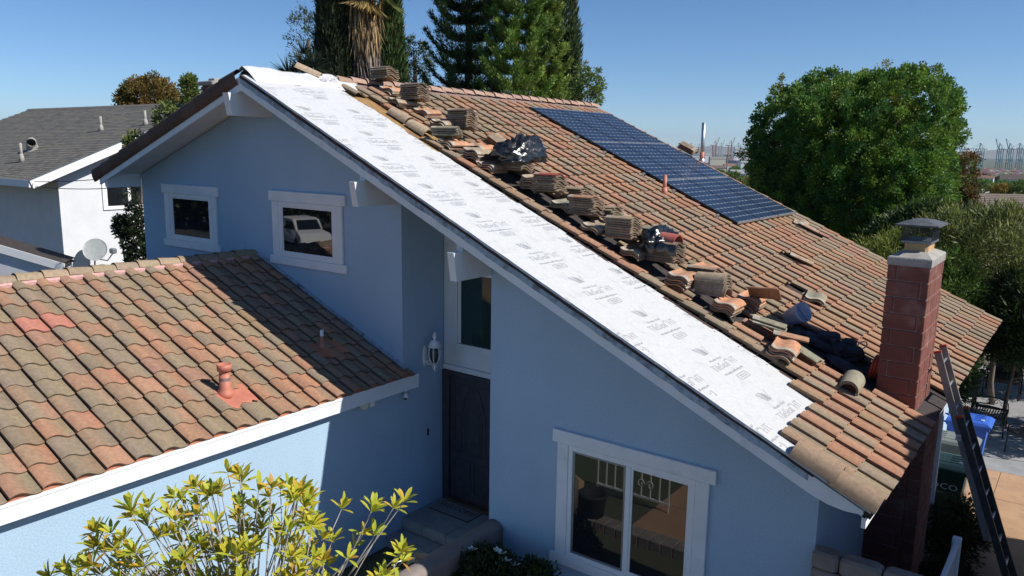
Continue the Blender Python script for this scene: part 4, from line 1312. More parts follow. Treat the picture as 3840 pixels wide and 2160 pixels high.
# porch, steps, mat
def slab_piece(name, x0, x1, y0, y1, z0, z1):
    b = MB(); b.bbox(x0, x1, y0, y1, z0, z1, .006); return b
porch = tag(link('porch', slab_piece('porch', .003, 1.66, -.055, .955, GROUND, -.022).mesh('porch', M['mortar'], (0.8, 0, GROUND)), None, (0.8, 0, GROUND)), kind='structure')
for i, (x0, x1) in enumerate(((.006, .43), (.436, .90), (.906, 1.375), (1.381, 1.655))):
    for (y0, y1) in ((-.065, .43), (.436, .95)):
        slab_piece('', x0, x1, y0, y1, -.021, 0).build('paver', M['porch'], porch)
    slab_piece('', x0, x1, -.068, -.057, -.17, -.022).build('riser', M['porch'], porch)
steps = tag(link('step', slab_piece('step', .003, 1.66, -.385, -.072, GROUND, -.192).mesh('step', M['mortar'], (.8, -.2, GROUND)), None, (.8, -.2, GROUND)), kind='structure')
for i, (x0, x1) in enumerate(((.006, .33), (.336, .82), (.826, 1.29), (1.296, 1.655))):
    slab_piece('', x0, x1, -.395, -.073, -.191, -.17).build('paver', M['porch'], steps)
    slab_piece('', x0, x1, -.398, -.387, GROUND + .001, -.192).build('riser', M['porch'], steps)
mat_ = thing('door_mat', (.5, .66, .001), 'grey welcome mat with black lettering in front of the dark door', 'door mat')
b = MB(); b.bbox(.10, .90, .45, .80, .001, .012, .003); b.build('mat', pm('mat_grey', (.20, .195, .20), (.26, .25, .25), 20, .95), mat_)
b = MB(); stamp(b, text_geo('WELCOME', .16), lambda s_, t_: Vector((.50 + s_, .62 + t_, .0145)), .92, 1); b.build('lettering', M['felt'], mat_)
b = MB(); b.box(.10, .90, .437, .449, .001, .012); b.box(.901, .912, .437, .80, .001, .012); b.build('border', M['felt'], mat_)

# low garden wall with rounded top
b = MB(); n = 12
for (y0, y1) in ((-2.0, -.002),):
    prof = [(1.64, GROUND)] + [(1.78 - .14 * math.cos(math.pi * k / 8), .40 + .10 * math.sin(math.pi * k / 8)) for k in range(9)] + [(1.92, GROUND)]
    rs = []
    for k in range(n + 1):
        y = y0 + (y1 - y0) * k / n
        rs.append([(x, y, z + (random.uniform(-.006, .006) if z > .3 else 0)) for x, z in prof])
    b.rings(rs, True, True, smooth=True)
tag(b.build('garden_wall', M['lowwall'], None, origin=(1.78, -1, GROUND)), 'low dark brown stucco wall with rounded top beside the porch', 'wall')

# boxes and pots at the foot of the wall
def carton(loc, sx, sy, sz, a, label):
    t = thing('carton', loc, label, 'box')
    b = MB(); b.bbox(-sx, sx, -sy, sy, 0, sz, .004, M=rz(a), T=loc); b.build('body', M['cardboard'], t)
    b = MB(); b.box(-sx, sx, -.02, .02, sz + .001, sz + .004, M=rz(a), T=loc); b.build('tape', pm('brown_tape', (.30, .19, .10), rough=.3), t)
    b = MB(); b.box(-sx - .02, -sx, -sy * .9, sy * .9, sz * .96, sz * .98, M=rz(a), T=loc); b.build('flap', M['cardboard'], t)
carton((1.30, -.92, GROUND), .20, .16, .46, .35, 'tan cardboard carton standing at the foot of the brown garden wall')
carton((1.63, -2.30, GROUND), .16, .12, .62, .5, 'small open cardboard box behind the black planter')
pot = thing('planter', (1.9, -2.35, GROUND), 'round black plastic planter at the end of the brown garden wall', 'planter')
b = MB(); b.lathe([(.16, 0), (.22, .46), (.24, .48), (.24, .52), (.21, .52), (.19, .44), (0, .42)], 22, T=(2.05, -2.25, GROUND), cap1=False); b.build('pot', M['rubber'], pot)
ch2 = thing('folding_chair', (1.6, -1.7, GROUND), 'folded black metal chair leaning on the brown garden wall', 'chair')
b = MB()
b.tube([(1.45, -1.30, GROUND), (1.60, -1.42, .38), (1.62, -1.46, .52)], .012, 6); b.tube([(1.45, -1.75, GROUND), (1.60, -1.80, .42), (1.62, -1.82, .58)], .012, 6); b.tube([(1.62, -1.46, .52), (1.62, -1.82, .58)], .012, 6)
b.build('frame', M['alu'], ch2)
b = MB(); b.bbox(1.50, 1.53, -1.74, -1.36, -.1, .36, .006, M=None); b.build('seat', M['rubber'], ch2)

# lantern beside the door
lt = thing('wall_lantern', (.02, .45, 2.4), 'ornate white wall lantern on scroll bracket beside the entrance', 'wall lamp')
b = MB(); b.lathe([(.0, -.16), (.035, -.15), (.055, -.05), (.05, .06), (.035, .14), (0, .17)], 12, M=Matrix.Diagonal((.35, 1, 1)), T=(.012, .47, 2.46), cap0=False, cap1=False); b.build('back_plate', M['white'], lt)
b = MB()
b.tube([(.03, .47, 2.40), (.08, .46, 2.34), (.16, .45, 2.36), (.24, .43, 2.40)], .012, 8)
b.tube([(.24 + .045 * math.cos(a) * (1 - a / 9), .43, 2.33 + .045 * math.sin(a) * (1 - a / 9)) for a in [k * .6 for k in range(11)]], .008, 6)
b.tube([(.10 + .04 * math.cos(a) * (1 - a / 9), .455, 2.38 + .04 * math.sin(a) * (1 - a / 9)) for a in [k * .6 for k in range(11)]], .008, 6)
b.lathe([(0, -.14), (.012, -.13), (.018, -.10), (.008, -.08), (.012, -.03), (.05, 0)], 10, T=(.25, .43, 2.40), cap0=False); b.build('bracket', M['white'], lt)
b = MB()
for k in range(6):
    a = 2 * math.pi * k / 6
    b.tube([(.25 + r * math.cos(a), .43 + r * math.sin(a), 2.40 + z) for r, z in ((.045, 0), (.075, .05), (.09, .11), (.092, .16), (.085, .21), (.075, .25))], .008, 5)
b.lathe([(.078, .245), (.10, .25), (.10, .27), (.08, .275), (.085, .31), (.05, .345), (.02, .36), (.016, .38), (.03, .40), (.034, .42), (.02, .45), (.008, .48), (0, .49)], 14, T=(.25, .43, 2.40), cap1=False); b.build('cage', M['white'], lt)
b = MB(); b.lathe([(.04, .01), (.07, .06), (.083, .12), (.083, .18), (.07, .24)], 14, T=(.25, .43, 2.40)); b.build('glass', M['glass_green'], lt)
# flood light and camera under the garage eave
fl = thing('flood_light', (.05, -.86, 2.05), 'cream round flood light under the garage eave', 'light')
b = MB(); b.lathe([(0, .0), (.05, .0), (.065, .07), (.07, .08), (.06, .082), (0, .07)], 14, M=Matrix.Rotation(R(65), 3, 'Y') @ Matrix.Rotation(R(15), 3, 'X'), T=(.06, -.88, 2.02), cap0=False, cap1=False); b.build('lamp', pm('cream', (.62, .58, .42), rough=.5), fl)
b = MB(); b.bbox(.04, .10, -.74, -.66, 1.97, 2.075, .01); b.build('sensor', M['white'], fl)
cm = thing('security_camera', (.12, -.03, 2.05), 'small white bullet camera hanging under the end of the garage eave', 'camera')
b = MB(); b.tube([(.12, -.05, 2.07), (.12, -.05, 2.03)], .012, 8); b.bbox(.09, .15, -.08, -.02, 2.06, 2.075, .004); b.build('mount', M['white'], cm)
b = MB(); b.tube([(.11, -.04, 2.02), (.15, -.10, 1.95)], .03, 12); b.build('housing', M['white'], cm)
b = MB(); b.tube([(.1505, -.101, 1.949), (.154, -.106, 1.943)], .024, 12); b.build('lens', M['rubber'], cm)
b = MB(); b.bbox(.001, .016, .52, .555, 1.16, 1.27, .004); tag(b.build('doorbell', M['rubber'], None, origin=(.0, .54, 1.2)), 'small black doorbell on the shaded wall left of the door', 'doorbell')

# ================================================================== SIDE YARD
# block wall with gate
bw = thing('block_wall', (6.8, -.05, GROUND), 'grey slump block wall beside the front house corner', 'wall')
b = MB(); b.box(6.075, 7.6, -.13, .03, GROUND, 1.35); b.build('mortar_core', M['mortar'], bw)
z = 1.345; row = 0
brickW = [6.072]
while z > GROUND + .1:
    xs = [6.072, 6.34, 6.75, 7.16, 7.57] if row % 2 == 0 else [6.072, 6.13, 6.54, 6.95, 7.36, 7.57]
    for p, q in zip(xs[:-1], xs[1:]): brick(p, q - .014, -.145, .045, z - .19, z, bw, 'block', .012)
    z -= .204; row += 1
for p, q in ((6.068, 6.33), (6.345, 6.74), (6.755, 7.15), (7.165, 7.58)): brick(p, q, -.155, .055, 1.352, 1.55, bw, 'block', .03, 'cap_block')
gt_ = thing('gate', (7.2, 1.1, GROUND), 'open white board gate seen edge on beyond the block wall', 'gate')
for k in range(9):
    b = MB(); y = .50 + k * .135; b.bbox(7.165, 7.19, y, y + .128, GROUND + .06, 1.16, .004); b.build('board', M['vinyl'], gt_)
b = MB(); b.bbox(7.15, 7.205, .48, 1.735, 1.162, 1.215, .006); b.bbox(7.148, 7.164, .5, 1.72, .9, .98, .004); b.build('rail', M['vinyl'], gt_)
b = MB(); b.bbox(7.13, 7.225, 1.72, 1.80, GROUND, 1.27, .008); b.build('post', M['vinyl'], gt_)

def bin_(x, y, body, lid, label, marks):
    t = thing('wheeled_bin', (x, y, GROUND), label, 'bin')
    z0 = GROUND
    Rr = lambda hx0, hx1, hy, z: [(x - hx0, y - hy, z), (x + hx1, y - hy, z), (x + hx1, y + hy, z), (x - hx0, y + hy, z)]
    b = MB(); b.rings([Rr(.24, .26, .24, z0 + .05), Rr(.30, .34, .285, z0 + .94), Rr(.33, .38, .31, z0 + .945), Rr(.33, .38, .31, z0 + 1.0)], True, True)
    b.build('body', body, t)
    b = MB(); b.rings([Rr(.34, .41, .325, z0 + 1.003), Rr(.34, .41, .325, z0 + 1.03), Rr(.32, .34, .29, z0 + 1.075), Rr(.28, .28, .25, z0 + 1.09)], True, True)
    ld = b.build('lid', lid, t)
    b = MB()
    for yy in (-.17, -.06, .06, .17): b.bbox(x - .28, x + .26, y + yy - .012, y + yy + .012, z0 + 1.088, z0 + 1.104, .004)
    b.bbox(x - .12, x + .10, y - .20, y + .20, z0 + 1.089, z0 + 1.099, .004)
    b.build('ribs', lid, ld)
    b = MB(); b.tube([(x - .33, y - .24, z0 + .97), (x - .43, y - .24, z0 + 1.0), (x - .43, y + .24, z0 + 1.0), (x - .33, y + .24, z0 + .97)], .018, 8); b.build('handle', lid, t)
    for s in (-1, 1):
        b = MB(); b.lathe([(.03, -.025), (.125, -.025), (.13, -.01), (.13, .01), (.125, .025), (.03, .025)], 16, M=Matrix.Rotation(R(90), 3, 'X'), T=(x - .27, y + s * .26, z0 + .13)); b.build('wheel', M['rubber'], t)
    b = MB()
    for txt, size, s_dx, zz, sx in marks:
        stamp(b, text_geo(txt, size), lambda s_, t_: Vector((x + s_dx + s_, y - .285 - .005 + (zz - .94) * -.05, z0 + zz + t_)), sx, 1)
    if b.f: b.build('lettering', M['white'], t)
    b = MB()
    for k in range(3): b.box(x + .22 + .02 * k, x + .232 + .02 * k, y - .16, y - .04 - .02 * k, z0 + 1.092, z0 + 1.095)
    b.build('lid_print', M['white'], ld)
    return t
bin_(6.52, 8.5, M['binblue'], M['binblue'], 'blue wheeled recycling bin farthest along the side wall', [])
bin_(6.46, 7.1, M['bingrey'], M['bingrey'], 'grey wheeled bin between the blue and green ones', [])
bin_(6.50, 5.9, M['bingreen'], M['lidgreen'], 'dark green wheeled bin nearest the chimney with white lettering', [('EDCO', .14, .02, .66, 1.25), ("We'll Take Care of It", .045, .02, .58, 1.0)])

# downspout at the eave
b = MB(); b.bbox(6.52, 6.60, 4.3, 4.38, GROUND, 2.2, .008); b.tube([(6.56, 4.34, 2.15), (6.64, 4.34, 2.24)], .04, 8); tag(b.build('downspout', M['vinyl'], None, origin=(6.56, 4.34, GROUND)), 'white downspout on the side wall behind the chimney', 'downspout')

# ladder
ld = thing('ladder', (7.8, 3.4, GROUND), 'extension ladder leaning on the low eave right of the chimney', 'ladder')
def lad(p0, p1, ya, yb, mat, nr, nm, off):
    for y in (ya, yb):
        b = MB(); b.bar((p0[0] + off, y, p0[1]), (p1[0] + off, y, p1[1]), .032, .085, up=(.9, 0, .4)); b.build('rail', mat, ld)
        b = MB(); d = Vector((p1[0] - p0[0], 0, p1[1] - p0[1])).normalized(); e = Vector((p1[0] + off, y, p1[1])); b.bar(e + d * .001, e + d * .03, .036, .09, up=(.9, 0, .4)); b.build('end_cap', M['hose'], ld)
    for k in range(nr):
        t = (k + .5) / nr
        x = p0[0] + (p1[0] - p0[0]) * t + off; z = p0[1] + (p1[1] - p0[1]) * t
        b = MB(); b.tube([(x, ya + .016, z), (x, yb - .016, z)], .017, 8); b.build('rung', M['alu'], ld)
lad((7.82, GROUND), (6.86, 2.28), 3.14, 3.60, M['ladder_dark'], 9, 'base', .06)
lad((7.42, .72), (6.615, 3.08), 3.16, 3.58, M['ladder'], 8, 'fly', -.03)
b = MB()
for k, (x, y, z) in enumerate(((7.80, 3.14, GROUND + .02), (7.80, 3.60, GROUND + .02))):
    b = MB(); b.bbox(x - .03, x + .12, y - .04, y + .04, GROUND + .006, GROUND + .06, .008); b.build('foot', M['rubber'], ld)
b = MB(); b.box(-.03, .03, -.002, 0, -.04, .04, T=(6.93, 3.1215, 2.02)); st_ = b.build('sticker', M['white'], ld)
b = MB(); stamp(b, text_geo('16', .05), lambda s_, t_: Vector((6.93 + s_, 3.1185, 2.0 + t_)), 1, 1); b.build('lettering', M['felt'], st_)

# wrought iron bench and chairs
def iron_chair(x, y, a, label):
    t = thing('garden_chair', (x, y, GROUND), label, 'chair')
    Mr = rz(a); T = Vector((x, y, GROUND))
    P = lambda *p: Mr @ Vector(p) + T
    b = MB()
    b.tube([P(-.30, -.38 * c, 0.45 + .10 + .5 * (1 - c * c) ** .5) for c in [math.cos(math.pi * k / 10) for k in range(11)]], .016, 6)
    for yy in (-.38, .38): b.tube([P(-.30, yy, .55), P(-.28, yy, .42)], .016, 6)
    for yy in (-.25, -.12, 0, .12, .25): b.tube([P(-.30, yy, .45), P(-.31, yy, 1.03 - .9 * yy * yy)], .009, 5)
    b.build('backrest', M['iron'], t)
    b = MB(); 
    for k in range(13): b.bar(P(-.28 + k * .05, -.38, .45), P(-.28 + k * .05, .38, .45), .022, .012)
    b.bar(P(-.29, -.38, .43), P(.34, -.38, .43), .02, .05); b.bar(P(-.29, .38, .43), P(.34, .38, .43), .02, .05); b.bar(P(.34, -.38, .43), P(.34, .38, .43), .02, .06)
    b.build('seat', M['iron'], t)
    for sx in (-.27, .32):
        for sy in (-.37, .37):
            b = MB(); b.tube([P(sx, sy, .43), P(sx * 1.05, sy * 1.03, 0)], .014, 6); b.build('leg', M['iron'], t)
    for sy in (-.38, .38):
        b = MB(); b.tube([P(-.29, sy, .66), P(0, sy, .68), P(.22, sy, .66), P(.32, sy, .58), P(.33, sy, .45)], .013, 6)
        for cx, cz, r in ((.10, .58, .07), (.22, .54, .06), (-.05, .56, .06)):
            b.tube([P(cx + r * (1 - q / 9) * math.cos(q), sy, cz + r * (1 - q / 9) * math.sin(q)) for q in [k * .7 for k in range(11)]], .007, 5)
        b.build('armrest', M['iron'], t)
iron_chair(6.62, 11.35, 0, 'black wrought iron garden seat with scroll arms on the rear paving')
iron_chair(7.55, 10.3, R(150), 'second black iron garden seat cut by the right edge of the photo')
lc = thing('lounge_chair', (6.6, 14.6, GROUND), 'dark cushioned lounge chair in the deep shade at the back', 'chair')
T0 = Vector((6.6, 14.6, GROUND))
b = MB(); b.bbox(-.36, .36, -.32, .32, .38, .50, .03, T=T0); b.build('seat', M['darkcloth'], lc)
b = MB(); b.bbox(-.36, .36, -.05, .06, 0, .68, .03, M=Matrix.Rotation(R(-12), 3, 'X'), T=T0 + Vector((0, .34, .48))); b.build('backrest', M['darkcloth'], lc)
for sx in (-.38, .38):
    b = MB(); b.tube([T0 + Vector((sx, -.33, 0)), T0 + Vector((sx, -.32, .62)), T0 + Vector((sx, .35, .62)), T0 + Vector((sx, .42, 0))], .02, 6); b.build('arm_frame', M['iron'], lc)
# ================================================================== NEIGHBOUR on the left
nb = thing('house', (-24, 7, GROUND), 'grey shingled neighbour house at the left edge with sunlit end wall', 'house')
NS = .415
NE_Y, NE_Z = 2.37, 4.42
NR_Y, NR_Z = 8.75, 4.42 + .415 * (8.75 - 2.37)
XN0, XN1 = -33.4, -18.1
cn, sn = 1 / math.sqrt(1 + NS * NS), NS / math.sqrt(1 + NS * NS)
NPt = lambda x, v, h=0.0: Vector((x, NE_Y + v * cn - h * sn, NE_Z + v * sn + h * cn))
VL = (NR_Y - NE_Y) / cn
b = MB(); b.box(-30.5, -18.6, 3.39, 3.55, GROUND, 4.75); b.build('wall', M['nwall'], nb)
b = MB(); zt = lambda y: NE_Z + NS * (min(y, 2 * NR_Y - y) - NE_Y) - .16
b.extrude([(3.552, GROUND), (14.1, GROUND), (14.1, zt(14.1)), (NR_Y, zt(NR_Y)), (3.552, zt(3.552))], lambda u, v, d: (d, u, v), -18.602, -18.75)
b.build('wall', M['nwall'], nb)
b = MB()
b.extrude([(0, -.10), (VL, -.10), (VL, 0), (0, 0)], lambda v, h, x: tuple(NPt(x, v, h)), XN0, XN1)
b.extrude([(0, -.10), (0, 0), (VL, 0), (VL, -.10)], lambda v, h, x: (x, 2 * NR_Y - (NE_Y + v * cn - h * sn), NE_Z + v * sn + h * cn), XN0, XN1)
nroof = b.build('roof', M['felt'], nb)
b = MB(); b.box(XN0, XN1 - .01, NE_Y - .03, NE_Y + .012, NE_Z - .20, NE_Z + .02); b.build('fascia', M['trim'], nroof)
b = MB()
b.extrude([(-.02, -.24), (VL, -.24), (VL, .012), (-.02, .012)], lambda v, h, x: tuple(NPt(x, v, h)), XN1 + .002, XN1 + .045); b.build('barge_board', M['white'], nroof)
b = MB(); b.extrude([(-.02, .013), (VL, .013), (VL, .030), (-.02, .030)], lambda v, h, x: tuple(NPt(x, v, h)), XN1 - .05, XN1 + .055); b.build('drip_edge', M['greymetal'], nroof)
# shingles
def shingle_mesh(c):
    b = MB(); b.col = c; w = .30; b.box(-w / 2, w / 2, 0, .17, 0, .011); return b
SHC = [(.125, .118, .105), (.15, .14, .122), (.105, .10, .092), (.135, .13, .118), (.165, .15, .128)]
SHB = [shingle_mesh(c) for c in SHC]; SHM = [s.mesh('shingle', M['shingle'], colors=True) for s in SHB]
Rn = rot_cols((1, 0, 0), (0, cn, sn), (0, -sn, cn)) @ Matrix.Rotation(-.055, 3, 'X')
sp = []
v = -.02; rw = 0
while v < VL - .10:
    x = XN1 - .15 - (.15 if rw % 2 else 0)
    while x > XN0 + .1:
        sp.append((NPt(x + random.uniform(-.006, .006), v + random.uniform(-.004, .004), .014), Rn, random.choices(range(5), [3, 3, 2, 3, 1])[0]))
        x -= .306
    v += .148; rw += 1
sp.sort(key=lambda s: (s[0] - CAM).length)
for loc, rot, k in sp[:300]: link('shingle', SHM[k], nroof, loc, rot)
b = MB()
for loc, rot, k in sp[300:]:
    s = SHB[k]; o = len(b.v)
    b.v.extend([tuple(rot @ Vector(p) + loc) for p in s.v]); b.c.extend(s.c); b.f.extend([tuple(i + o for i in f) for f in s.f]); b.sm.extend(s.sm)
o = b.build('far_shingles', M['shingle'], nroof, colors=True); o['kind'] = 'stuff'
b = MB(); x = XN0
while x < XN1 - .2:
    b.extrude([(-.16, .02), (0, .045), (.0, .055), (-.16, .03)], lambda u, h, xx: tuple(NPt(xx, VL + u, h)), x, x + .19); x += .2
b.build('ridge_cap', pm('shingle_ridge', (.13, .122, .11), rough=.95), nroof)
# window in the sunlit wall
XW = -18.6
t = MB()
t.bbox(XW, XW + .045, 4.75, 6.55, 4.16, 4.30, .006); t.bbox(XW, XW + .045, 4.75, 6.55, 3.38, 3.50, .006)
t.bbox(XW, XW + .045, 4.75, 4.90, 3.50, 4.16, .005); t.bbox(XW, XW + .045, 6.40, 6.55, 3.50, 4.16, .005); t.bbox(XW, XW + .04, 5.60, 5.70, 3.50, 4.16, .005)
w = t.build('window', M['white'], nb)
for y0, y1 in ((4.9, 5.6), (5.7, 6.4)):
    g = MB(); g.box(XW, XW + .012, y0, y1, 3.5, 4.16); g.build('pane', M['glass'], w)
# vents on the shingles
def nvent(x, v_, h, r, label):
    p = NPt(x, v_, .02)
    t = thing('vent_pipe', p, label, 'vent pipe')
    b = MB(); b.tube([p, p + Vector((0, 0, h))], r, 10); b.build('pipe', M['cement'], t)
    b = MB(); b.tube([p + Vector((0, 0, -.05)), p + Vector((0, 0, h * .22)), p + Vector((0, 0, h * .42))], [r * 2.3, r * 1.7, r * 1.05], 10); b.build('boot', M['cement'], t)
nvent(-21.3, 4.15, .50, .045, 'vent pipe in the middle of the grey shingle roof')
nvent(-21.5, 1.28, .62, .045, 'vent pipe low on the grey shingle roof beside the curved vent')
nvent(-19.18, 4.72, .48, .045, 'vent pipe near the white edge of the grey shingle roof')
nvent(-18.9, 6.4, .30, .04, 'short vent pipe at the ridge end of the grey shingle roof')
p = NPt(-22.9, 2.35, .0)
t = thing('roof_vent', p, 'curved beige hood vent on the grey shingle roof', 'vent')
b = MB(); b.tube([p + Vector((-.1, 0, -.05)), p + Vector((-.05, -.05, .18)), p + Vector((.12, -.12, .28)), p + Vector((.30, -.2, .24))], [.20, .18, .155, .14], 14, cap=False); b.build('hood', M['cement'], t)
b = MB(); b.bbox(-.35, .35, -.3, .3, .012, .022, .003, M=Rn, T=p); b.build('flange', M['cement'], t)
# dish on the wall
ds = thing('satellite_dish', (-18.1, 4.1, 1.7), 'grey satellite dish on a bent mast beside the sunlit neighbour wall', 'satellite dish')
ax = Vector((.62, -.42, .45)).normalized(); q = ax.to_track_quat('Z', 'Y').to_matrix()
b = MB(); prof = [(r, .28 * r * r) for r in (0.001, .08, .16, .24, .31, .36)]
b.lathe([(r, z) for r, z in prof] + [(.365, .28 * .36 * .36 + .006)] + [(r, z - .012) for r, z in reversed(prof)], 26, M=q @ Matrix.Diagonal((1, 1.08, 1)), T=(-18.0, 4.1, 2.15), cap0=False, cap1=False); b.build('reflector', pm('dish_grey', (.33, .35, .35), (.26, .28, .28), 5, .5), ds)
b = MB(); b.tube([(-18.55, 4.05, 1.35), (-18.25, 4.05, 1.35), (-18.12, 4.10, 1.6), (-18.05, 4.12, 2.1)], .025, 8); b.build('mast', M['greymetal'], ds)
b = MB(); b.tube([(-18.0, 4.12, 1.86), (-17.75, 4.35, 1.80), (-17.55, 4.45, 2.06)], .02, 6); b.bbox(-17.64, -17.44, 4.36, 4.54, 2.04, 2.22, .03); b.build('feed_arm', M['greymetal'], ds)
# lower roof edge at the far left
lr = thing('shed_roof', (-13.6, .5, 2.4), 'white edged low roof sloping down at the left picture edge', 'roof')
A, Bq = Vector((-14.6, -.25, 3.02)), Vector((-12.9, .90, 2.46))
b = MB(); dd = (Bq - A).normalized(); b.bar(A, Bq, .05, .20, up=(0, 0, 1)); b.build('fascia', M['white'], lr)
b = MB(); n = dd.cross(Vector((0, 0, 1))).normalized(); P = [A + Vector((0, 0, .11)), Bq + Vector((0, 0, .11)), Bq + Vector((-1.0, .75, .08)), A + Vector((-1.0, .75, .08))]
b.poly(P); b.poly([p - Vector((0, 0, .08)) for p in reversed(P)]); b.build('deck', M['felt'], lr)
b = MB(); Q = [p - Vector((0, 0, .12)) for p in P]; c_ = sum(Q, Vector()) / 4; Q = [c_ + (p - c_) * .9 for p in Q]
for p_, q_ in zip(Q, Q[1:] + Q[:1]): b.poly([p_, q_, Vector((q_.x, q_.y, GROUND)), Vector((p_.x, p_.y, GROUND))])
b.build('wall', M['nwall'], lr)
for nm, p0, p1, sag in (('lower', Vector((-18.1, 2.5, 4.25)), Vector((-9.0, 3.4, 5.05)), .25), ('upper', Vector((-18.0, 2.45, 4.40)), Vector((-9.0, 3.3, 5.35)), .18)):
    b = MB(); b.tube([p0.lerp(p1, k / 16) - Vector((0, 0, sag * 4 * (k / 16) * (1 - k / 16))) for k in range(17)], .012, 5)
    tag(b.build('overhead_cable', M['wire'], None, origin=p0), nm + ' of two service cables strung to the neighbour house', 'cable')

# ================================================================== VEGETATION
def leaf_obj(name, V, C, mat, parent):
    return link(name, quads_mesh(name, V, C, mat, LOC[parent.name]), parent)

def shade(base, n, var=.25, rng=RNG):
    base = np.asarray(base)
    return np.clip(base[None, :] * (1 + rng.uniform(-var, var, (n, 1))) * (1 + rng.uniform(-.08, .08, (n, 3))), .004, .9)

def trunk(parent, base, top, r0, r1, limbs=6, mat='bark', spread=1.5, seed=0):
    rg = random.Random(seed)
    base, top = Vector(base), Vector(top)
    b = MB(); pts = [base.lerp(top, k / 7) + Vector((rg.uniform(-.06, .06), rg.uniform(-.06, .06), 0)) * (k > 0) for k in range(8)]
    b.tube(pts, [r0 + (r1 - r0) * k / 7 for k in range(8)], 10)
    for i in range(limbs):
        t = rg.uniform(.35, .95); p = base.lerp(top, t); a = rg.uniform(0, 6.28)
        e = p + Vector((math.cos(a) * spread * rg.uniform(.5, 1), math.sin(a) * spread * rg.uniform(.5, 1), spread * rg.uniform(.3, .9)))
        m = p.lerp(e, .5) + Vector((0, 0, -.08 * spread))
        b.tube([p, m, e], [r1 * .9 + .01, r1 * .55 + .006, .008], 7)
    return b.build('trunk', M[mat], parent)

def crown_clumps(parent, center, radii, n_cl, n_leaf, rc, L, W, cols, seed, mat='leaf', up=.35, inner=.5, lump=.14, zmin=-.6, hang=0.0, name='crown', pw=2.0, freq=3.2):
    rg = np.random.default_rng(seed)
    d = unit(rg.normal(size=(n_cl * 3, 3))); d = d[d[:, 2] > zmin][:n_cl]
    k = rg.normal(size=(14, 3)) * freq; ph = rg.uniform(0, 6.28, 14)
    lum = 1 + lump * np.sin(d @ k.T + ph).mean(1) * 2.2
    rad = lum * rg.uniform(.84, 1.02, len(d)) / (np.abs(d) ** pw).sum(1) ** (1 / pw)
    ninner = int(len(d) * inner)
    d2 = unit(rg.normal(size=(ninner, 3))); d = np.concatenate([d, d2]); rad = np.concatenate([rad, rg.uniform(.35, .8, ninner)])
    c = np.asarray(center) + d * rad[:, None] * np.asarray(radii)
    nrm = unit(d / np.asarray(radii))
    m = len(c)
    ccol = np.asarray(cols)[rg.integers(0, len(cols), m)] * rg.uniform(.75, 1.3, (m, 1))
    off = unit(rg.normal(size=(m, n_leaf, 3))) * (rg.uniform(.15, 1, (m, n_leaf, 1)) ** .8) * rc * rg.uniform(.6, 1.25, (m, 1, 1))
    P = c[:, None, :] + off
    D = unit(off / rc * .9 + nrm[:, None, :] * .5 + np.array([0, 0, up - hang]) + rg.normal(size=(m, n_leaf, 3)) * .45)
    P = P.reshape(-1, 3); D = D.reshape(-1, 3)
    V = blades(P, D, rg.uniform(.7, 1.3, len(P)) * L, rg.uniform(.7, 1.3, len(P)) * W, rg)
    C = np.repeat(ccol, n_leaf, 0) * rg.uniform(.8, 1.2, (len(P), 1))
    return leaf_obj(name, V, np.clip(C, .003, .9), M[mat], parent)

def simple_tree(name, base, center, radii, label, cols, n_cl, n_leaf, rc, L, W, seed, cat='tree', r0=.18, limbs=7, mat='leaf', group=None, **kw):
    t = thing(name, base, label, cat, group)
    trunk(t, base, (center[0], center[1], center[2] + radii[2] * .3), r0, r0 * .4, limbs, spread=min(radii) * .75, seed=seed)
    crown_clumps(t, center, radii, n_cl, n_leaf, rc, L, W, cols, seed, mat, **kw)
    return t

# big round tree
GC = [(.105, .205, .035), (.135, .235, .035), (.08, .175, .038), (.16, .25, .038)]
YC = [(.24, .23, .035), (.19, .21, .035)]
bt_c = at(2140 * 1.4907, 378 * 1.4907, 25.5)
bt_b = (bt_c.x, bt_c.y, GROUND)
big = thing('round_tree', bt_b, 'large dense round green tree behind the solar panels', 'tree')
trunk(big, bt_b, (bt_c.x, bt_c.y, bt_c.z + .8), .28, .10, 10, spread=1.8, seed=3)
crown_clumps(big, tuple(bt_c), (2.98, 3.0, 2.82), 1300, 135, .21, .075, .054, GC, 31, up=.45, inner=.45, lump=.21, zmin=-.95, pw=2.5, freq=2.6)
crown_clumps(big, tuple(bt_c), (3.0, 3.0, 2.82), 34, 110, .17, .062, .045, YC, 33, up=.45, inner=0, lump=.15, zmin=-.7, pw=2.6, freq=2.6, name='yellowing_sprigs')
crown_clumps(big, tuple(bt_c + Vector((.25, 0, -1.5))), (2.95, 2.9, 2.2), 650, 125, .21, .075, .054, GC, 34, up=.3, inner=.4, lump=.16, zmin=-.9, freq=2.6, name='lower_crown')
# shrubs and hedge behind the right edge of the roof
OL = [(.15, .18, .045), (.19, .21, .06), (.11, .145, .04)]
simple_tree('oleander_shrub', (6.5, 13.6, GROUND), (6.2, 13.3, 2.9), (1.9, 1.4, 1.55), 'olive leafed tall shrub at the right edge behind the chimney', OL, 330, 40, .28, .17, .03, 41, 'shrub', .07, inner=.6)
simple_tree('feathery_shrub', (4.4, 12.9, GROUND), (4.3, 12.6, 2.35), (1.5, 1.1, 1.35), 'feathery yellow green shrub just behind the far roof corner', [(.19, .23, .04), (.14, .19, .035), (.22, .25, .05)], 300, 44, .22, .14, .02, 43, 'shrub', .05, inner=.5)
simple_tree('feathery_shrub', (5.4, 12.2, GROUND), (5.35, 12.0, 2.3), (.85, .8, 1.25), 'fresh green upright shrub right of the chimney cap', [(.13, .21, .04), (.10, .17, .035)], 220, 40, .2, .13, .02, 44, 'shrub', .05, inner=.5)
